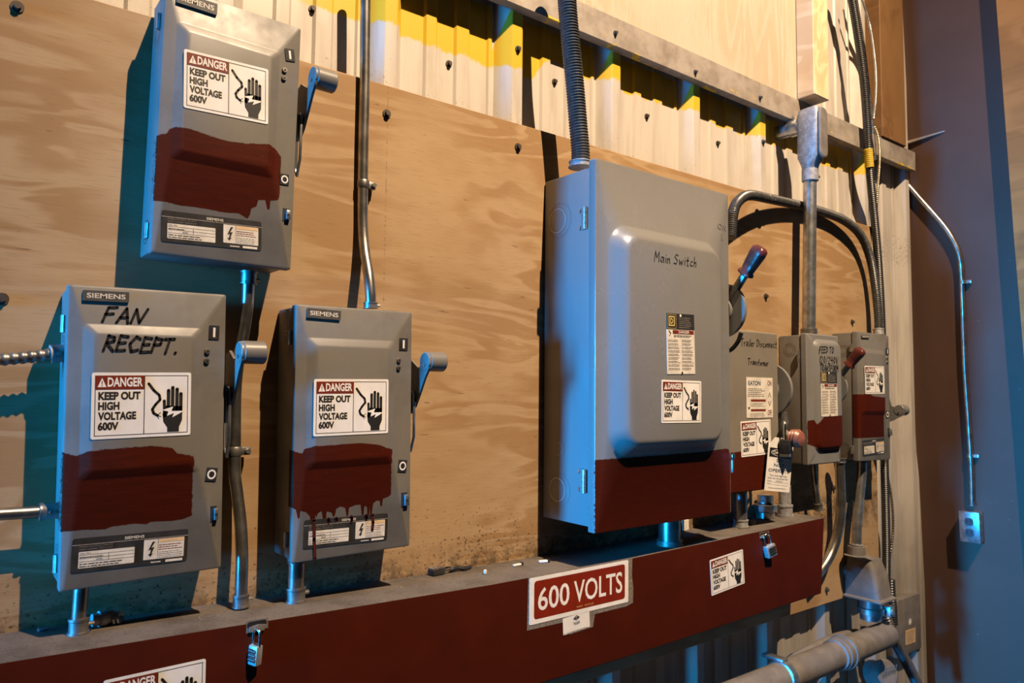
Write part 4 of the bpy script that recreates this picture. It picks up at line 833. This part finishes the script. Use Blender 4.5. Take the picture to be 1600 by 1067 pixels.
# ------------------------------------------------------------------ lower right: pull elbow, heavy pipes, panel
rt = root('pull_elbow', at(1343, 925, .02), 'big dusty cast pull elbow at the lower right end of the wiring trough', 'conduit fitting'); o = rt.location
X0 = at(1317, 925, 0).x; zb = (at(1317, 928, 0)-o).z
def sec2(z, xl, xr, yb, yf, r): return [Vector((p[0]-o.x, p[1]-o.y, z)) for p in rrect(xl, -yf, xr, -yb-0.0015, r, 5)]
zt = (at(1338, 866, .045)-o).z; zn = (at(1338, 853, .045)-o).z; hh = zt-zb
cxp = at(1338, 860, .045).x
k = MB(); k.loops([sec2(zb-0.004, X0-0.006, X0+0.096, -0.0, 0.115, 0.008), sec2(zb, X0-0.006, X0+0.096, -0.0, 0.115, 0.008), sec2(zb+0.004, X0, X0+0.088, 0.0, 0.106, 0.012), sec2(zb+hh*0.55, X0+0.002, X0+0.086, 0.0, 0.096, 0.014), sec2(zb+hh*0.88, X0+0.006, X0+0.078, 0.004, 0.084, 0.02), sec2(zt-0.002, cxp-0.030, cxp+0.034, 0.012, 0.076, 0.022), sec2(zt, cxp-0.026, cxp+0.026, 0.020, 0.070, 0.024), sec2(zn, cxp-0.024, cxp+0.024, 0.021, 0.069, 0.0238)], m_castdusty); k.build('body', rt, 40)
k = MB(); c = at(1322, 890, .0)-o; k.cyl(c+Vector((0.0, -0.002, 0)), c+Vector((-0.006, -0.034, 0)), 0.018, m_castdusty, 14, 0.014); k.cyl(c+Vector((-0.006, -0.034, 0)), c+Vector((-0.006, -0.040, 0)), 0.006, m_steel, 6); k.build('clamp_lug', rt)
k = MB(); c = at(1360, 930, .055)-o; z1 = (at(1364, 966, .055)-o).z; k.tube([Vector((c.x, c.y, zb)), Vector((c.x, c.y, z1))], [0.032, 0.030], m_steel, 20); k.build('hub', rt)
k = MB(); zz = zb+(z1-zb)*0.62; k.tube([Vector((c.x, c.y, zz-.010)), Vector((c.x, c.y, zz-.008)), Vector((c.x, c.y, zz+.008)), Vector((c.x, c.y, zz+.010))], [0.033, 0.037, 0.037, 0.033], m_steel, 20); k.box((c.x+0.02, c.y-0.048, zz-.016), (c.x+0.05, c.y-0.022, zz+.016), m_steel, 0.004); k.cyl((c.x+0.03, c.y-0.052, zz), (c.x+0.03, c.y-0.046, zz), 0.008, m_steel, 6); k.build('hose_clamp', rt)
# heavy horizontal pipe
a1 = at(1190, 1078, .075); a2 = at(1385, 985, .075); zz = (a1.z+a2.z)/2
rt = root('heavy_pipe', (a1.x, -0.075, zz), 'heavy grey horizontal pipe low in the right corner below the trough', 'pipe'); Lp = a2.x-a1.x
k = MB(); k.tube([Vector((-0.5, 0, 0)), Vector((Lp*0.5, 0, 0.0)), Vector((Lp, 0, 0.0))], 0.036, m_castdusty, 22); k.build('pipe', rt)
c = at(1312, 1022, .075).x-a1.x; k = MB(); k.tube([Vector((c+q, 0, 0)) for q in (-0.028, -0.026, -0.012, -0.011, 0.011, 0.012, 0.022, 0.024)], [0.037, 0.041, 0.041, 0.043, 0.043, 0.046, 0.046, 0.037], m_castdusty, 22); k.build('coupling', rt)
k = MB(); c = at(1222, 1060, .075).x-a1.x; k.tube([Vector((c+q, 0, 0)) for q in (-0.012, -0.010, 0.010, 0.012)], [0.037, 0.041, 0.041, 0.037], m_steel, 22); k.box((c-0.012, -0.01, 0.038), (c+0.012, 0.05, 0.046), m_steel, 0.001); k.build('strap', rt)
conduit('conduit', 'smaller grey conduit elbow lying above the heavy horizontal pipe', run([(1228, 1042, .022), (1240, 1030, .022), (1262, 1018, .022), (1290, 1004, .022), (1310, 996, .018), (1328, 992, .004), (1338, 990, -.02)]), 0.0145, m_castdusty)
conduit('flexible_conduit', 'dark ribbed conduit slanting down from the pull elbow to the lower corner', run([(1376, 925, .03), (1380, 950, .05), (1388, 975, .06), (1398, 1000, .06), (1411, 1025, .06), (1424, 1050, .06), (1440, 1085, .06)]), 0.0165, m_flexgrey, 'flexible conduit', flex=(0.0075, 0.2, 14))
conduit('flexible_conduit', 'short black ribbed conduit hidden behind the pull elbow', run([(1392, 905, -.01), (1393, 930, -.01), (1395, 950, -.01), (1396, 975, -.015)]), 0.014, m_black, 'flexible conduit', flex=(0.008, 0.22, 12))
rt = root('ribbed_cap', at(1382, 1052, .05), 'round blue-lit ribbed cap at the bottom beside the slanting conduit', 'pipe cap')
k = MB(); d = Vector((-0.25, -0.85, 0.35)).normalized(); k.tube([d*q for q in (-0.05, -0.045, -0.02, -0.018, -0.006, -0.004, 0.01, 0.014)], [0.03, 0.040, 0.040, 0.038, 0.038, 0.040, 0.040, 0.034], m_castdusty, 26); k.build('cap', rt, 30)
k = MB()
for i in range(7): k.cyl(Vector((0, 0, 0))+d*0.0145+Vector((0.9, -0.2, 0.1)).normalized()*(-0.026+i*0.0085)-Vector((0, 0, 0.022)), d*0.0145+Vector((0.9, -0.2, 0.1)).normalized()*(-0.026+i*0.0085)+Vector((0, -0.009, 0.022)), 0.0012, m_dust, 6)
k.build('grip_rib', rt)
a = at(1400, 940, -.012); c = at(1440, 1012, -.012)
rt = root('junction_panel', (a.x, 0.012, c.z), 'flat brown-grey metal panel with a tan paper label in the lower corner', 'electrical panel')
k = MB(); w_, h_ = c.x-a.x, a.z-c.z; k.box((0, 0, 0), (w_, 0.036, h_), m_castdusty, 0.002); k.build('cover', rt)
def tanart(fr, w, h): fr.slab([(0, 0), (w, 0), (w, h), (0, h)], m_tan, 0.0004); fr.lines(w*.1, h*.1, w*.8, h*.8, 7, m_dust, 3)
sticker(rt, 'paper_label', (1414.5, 985), (1430, 980), (1414.5, 1008), -.012, tanart)
k = MB(); c = local(rt, at(1421.5, 971, -.012)); fr = Frame(k, (c.x, -0.0008, c.z), (1, 0, 0), (0, 0, 1)); fr.disc(0, 0, 0.011, m_white, 1, 16); fr.ringp(0, 0, 0.0095, 0.0088, m_dust, 2); k.build('round_sticker', rt, 0)

# ------------------------------------------------------------------ loose things on and by the trough
def padlock(label, loc, rot, s=1.0, mat=None, dials=3, body=(0.010, 0.0055, 0.026), shk=0.024, open_=False, gap=0.0065):
    """combination padlock: origin at the top of the shackle, body hanging along -z"""
    rt = root('padlock', loc, label, 'padlock', rot); bw, bd, bh = (q*s for q in body); g = gap*s; t = 0.0021*s; sh = shk*s
    k = MB(); arc = [Vector((g*math.cos(q), 0, -g-t+g*math.sin(q))) for q in (i*PI/10 for i in range(11))]
    k.tube([Vector((g, 0, -sh-0.004*s))]+arc+[Vector((-g, 0, -sh-(0.004*s if not open_ else -0.004*s)))], t, m_brass, 10); k.build('shackle', rt, 60)
    k = MB(); k.box((-bw, -bd, -sh-bh), (bw, bd, -sh), mat or m_lock, 0.002*s); k.build('lock_body', rt)
    for i in range(dials):
        z = -sh-bh*(0.28+0.22*i); k = MB(); k.cyl((-bw*0.75, -bd*0.7, z), (bw*0.75, -bd*0.7, z), bd*0.62, m_brass, 12)
        for j in range(3): k.box((-bw*0.5+j*bw*0.4, -bd*1.36, z-0.0012*s), (-bw*0.4+j*bw*0.4, -bd*1.30, z+0.0012*s), m_ink)
        k.build('dial', rt)
    return rt
padlock('small combination padlock hanging from the slot below the FAN RECEPT. box', at(402, 981, WD+.008), (0, 0.06, -1.15), 0.95, body=(0.0085, 0.0060, 0.028))
padlock('small combination padlock hanging crooked from the trough beside its right danger sticker', at(1197, 833, WD+.006), (0, -0.28, -0.2), 1.2, body=(0.012, 0.006, 0.024), gap=0.0078)
# black padlock on the disconnect handle, and the tag on its shackle
lk = at(1226, 655, .130); rt = padlock('black lockout padlock hooked through the Trailer Disconnect handle', lk, (0, -0.05, 0.55), 1.55, m_black, 0, (0.0135, 0.0085, 0.027), 0.031, gap=0.0098)
k = MB(); fr = Frame(k, (-0.0200, -0.0133, -0.087), (1, 0, 0), (0, 0, 1))
for i in range(4): fr.lines(0.006+0.008*i, 0.006, 0.006, 0.028, 6, m_dust, 1)
k.box((-0.021, -0.0136, -0.0905), (0.021, 0.013, -0.083), m_steeldark, 0.001); k.build('engraved_face', rt, 0)
tl = at(1202, 680, .118); rt = root('danger_tag', at(1226, 690, .121), 'white paper DO NOT OPERATE tag hanging behind the black padlock', 'tag'); o = rt.location
k = MB(); bl = at(1194, 766, .121)-o; br = at(1233, 769.5, .121)-o; wv = (br-bl); w_ = wv.length; hv = (at(1200, 690, .121)-o-bl); h_ = hv.length*1.12
U = wv.normalized(); V = (hv - U*hv.dot(U)).normalized(); V = (V+U*0.06).normalized()
fr = Frame(k, bl, U, V)
out = [(0, 0), (w_, 0), (w_, h_*0.88), (w_*0.80, h_), (w_*0.24, h_), (0, h_*0.82)]
fr.slab(out, m_white, 0.0006); fr.poly(list(reversed(out)), m_white, -1)
fr.rect(w_*0.06, h_*0.63, w_*0.94, h_*0.80, m_ink, 4); fr.poly([(w_*.5+w_*.38*math.cos(q), h_*.715+h_*.065*math.sin(q)) for q in (i*2*PI/28 for i in range(28))], m_white, 5)
fr.poly([(w_*.5+w_*.355*math.cos(q), h_*.715+h_*.055*math.sin(q)) for q in (i*2*PI/28 for i in range(28))], m_ink, 6); fr.text('DANGER', w_*0.2, h_*0.688, w_*0.6, h_*0.055, m_white, 7, 0.01)
fr.text('DO', w_*0.37, h_*0.545, w_*0.24, h_*0.058, m_blueprint, 4, 0.01); fr.text('NOT', w_*0.28, h_*0.455, w_*0.42, h_*0.058, m_blueprint, 4, 0.01); fr.text('OPERATE', w_*0.08, h_*0.355, w_*0.84, h_*0.058, m_blueprint, 4, 0.01)
fr.text('This lock/tag may', w_*0.14, h_*0.275, w_*0.7, h_*0.03, m_blueprint, 4); fr.text('only be removed by', w_*0.08, h_*0.225, w_*0.8, h_*0.03, m_blueprint, 4)
fr.text('Name', w_*0.08, h_*0.172, w_*0.17, h_*0.022, m_blueprint, 4); fr.text('Date', w_*0.08, h_*0.125, w_*0.15, h_*0.022, m_blueprint, 4); fr.rect(w_*0.28, h_*0.165, w_*0.9, h_*0.168, m_blueprint, 4); fr.rect(w_*0.28, h_*0.118, w_*0.9, h_*0.121, m_blueprint, 4)
fr.stroke([(w_*(.40+.03*i), h_*(.175+(.03 if i % 2 else 0.0))) for i in range(10)], 0.0007, m_blueprint, 4); fr.lines(w_*0.14, h_*0.05, w_*0.72, h_*0.02, 1, m_ink, 4, 0.05)
k.build('tag_card', rt, 0)
k = MB(); k.ring(fr.P(w_*0.52, h_*0.93, 4), fr.N, 0.004, 0.0012, m_steeldark, 16, 6); k.build('eyelet', rt)

def lie(px, py): return atz(px, py, wz(1.0 if False else max(0.06, min(1.8, atz(px, py, Z0-0.325).x))))
def fitting(label, P, r, h, lay, hexa=False):
    rt = root('conduit_fitting', P, label, 'conduit fitting'); k = MB(); n = 6 if hexa else 16
    if lay:
        d = Vector((math.cos(lay), math.sin(lay), 0)); c = Vector((0, 0, r*1.08)); k.tube([c-d*h/2, c-d*h*0.2, c-d*h*0.19, c+d*h*0.15, c+d*h*0.16, c+d*h/2], [r*0.85, r*0.85, r*1.08, r*1.08, r*0.9, r*0.9], m_cast, n); k.build('fitting_body', rt)
        k = MB(); k.ring(c+d*h*0.5, d, r*0.75, r*0.22, m_steel, 18, 6); k.build('locknut', rt)
    return rt
P_ = lie(160, 978); fitting('stubby loose conduit fitting lying beside the conduit under the FAN RECEPT. box', P_, 0.0095, 0.026, 0.2)
rt = root('locknut', lie(179, 976), 'loose shiny ring nut next to the stubby fitting on the trough', 'nut'); k = MB(); k.ring((0, 0, 0.0095), (0.9, -0.45, 0.1), 0.0075, 0.0021, m_steel, 8, 6); k.ring((0.006, -0.001, 0.0092), (0.8, -0.6, 0.1), 0.0072, 0.0019, m_steel, 8, 6); k.build('ring', rt)
# hexagonal cable gland
gx = lie(1196, 809); rt = root('cable_gland', gx, 'big hexagonal steel cable gland standing on the trough below the danger tag', 'cable gland')
def hexp(z0, z1, r, m, name, n=6):
    k = MB(); k.tube([Vector((0, 0, z0)), Vector((0, 0, z0+0.0015)), Vector((0, 0, z1-0.0015)), Vector((0, 0, z1))], [r*0.93, r, r, r*0.93], m, n); k.build(name, rt, 25)
hexp(0.0, 0.017, 0.024, m_steel, 'base', 20); hexp(0.017, 0.036, 0.030, m_steel, 'large_nut'); hexp(0.036, 0.043, 0.020, m_steel, 'neck', 18); hexp(0.043, 0.060, 0.0205, m_steel, 'top_nut')
def scrap(label, name, px, py, dims, ang, mat, cat='scrap'):
    P = lie(px, py); b = MB(); b.box((-dims[0]/2, -dims[1]/2, 0.0004), (dims[0]/2, dims[1]/2, dims[2]), mat, min(dims)*0.25, 1)
    if name == 'plastic_clip': b.box((dims[0]*0.3, -dims[1]*0.6, 0.0004), (dims[0]*0.5, dims[1]*0.6, dims[2]*1.3), m_ink)
    o = b.build(name); o.location = P; o.rotation_euler = (0, 0, ang); return tag(o, label, cat, 'pale clips on the trough' if name == 'plastic_clip' else None)
scrap('left one of two pale plastic clips lying on the trough above the 600 VOLTS sign', 'plastic_clip', 809, 884, (0.023, 0.006, 0.004), 0.08, m_white, 'clip')
scrap('right one of two pale plastic clips lying on the trough above the 600 VOLTS sign', 'plastic_clip', 850, 879, (0.022, 0.007, 0.005), -0.25, m_white, 'clip')
scrap('tiny white paper cone standing on the trough left of the pale clips', 'paper_scrap', 758, 897, (0.006, 0.005, 0.008), 0.5, m_paper)
scrap('bright metal strip lying at the front of the trough below the cable gland', 'metal_strip', 1163, 826, (0.034, 0.005, 0.002), -0.25, m_brass)
scrap('crumpled grey cable cutting beside the cable gland', 'cable_scrap', 1176, 819, (0.032, 0.014, 0.008), 0.5, m_castdusty)
scrap('small dull bolt lying left of the conduit under the FAN RECEPT. box', 'bolt', 66, 986, (0.012, 0.005, 0.005), 0.4, m_steel, 'bolt')
scrap('pale paper square on the plywood behind the main switch conduit nipple', 'paper_scrap', 1071, 829, (0.022, 0.004, 0.026), 0.0, m_paper)
# dark padlock lying on the trough
rt = root('padlock', lie(686, 897), 'dark open padlock lying flat on the trough right of the dripping box', 'padlock', (0, 0, 0.15)); k = MB()
k.box((-0.020, -0.009, 0.0005), (0.008, 0.009, 0.012), m_plate, 0.002); k.build('lock_body', rt)
for i in range(3):
    k = MB(); k.cyl((-0.016+i*0.007, -0.006, 0.012), (-0.016+i*0.007, 0.006, 0.012), 0.0022, m_dust, 10); k.build('dial', rt)
k = MB(); k.tube(smooth_path([(0.006, -0.006, 0.006), (0.022, -0.007, 0.007), (0.032, -0.004, 0.007), (0.032, 0.003, 0.007), (0.022, 0.006, 0.007), (0.012, 0.006, 0.007)]), 0.0022, m_brass, 8); k.build('shackle', rt)
rt = root('cable_scrap', lie(716, 893), 'black cable offcut with bare tips beside the open padlock on the trough', 'cable scrap'); k = MB()
k.tube(smooth_path([(-0.016, 0.002, 0.004), (0.0, 0.004, 0.006), (0.014, 0.0, 0.004), (0.03, 0.006, 0.003)]), 0.004, m_black, 8); k.build('sheath', rt)
# knock-out rings stamped in the trough top
for px, py, r in ((745, 893, 0.012),(612, 905, 0.014), (310, 950, 0.013), (945, 857, 0.014)):
    P = lie(px, py); k = MB(); fr = Frame(k, (P.x, -0.062, wz(P.x)), (1, 0, 0), (0, 1, 0)); fr.ringp(0, 0, r, r*0.9, m_dust, 2, 24)
    o = k.build('knockout', None, 0); o.parent = bpy.data.objects['wireway']; o.location = -Vector(bpy.data.objects['wireway'].location)
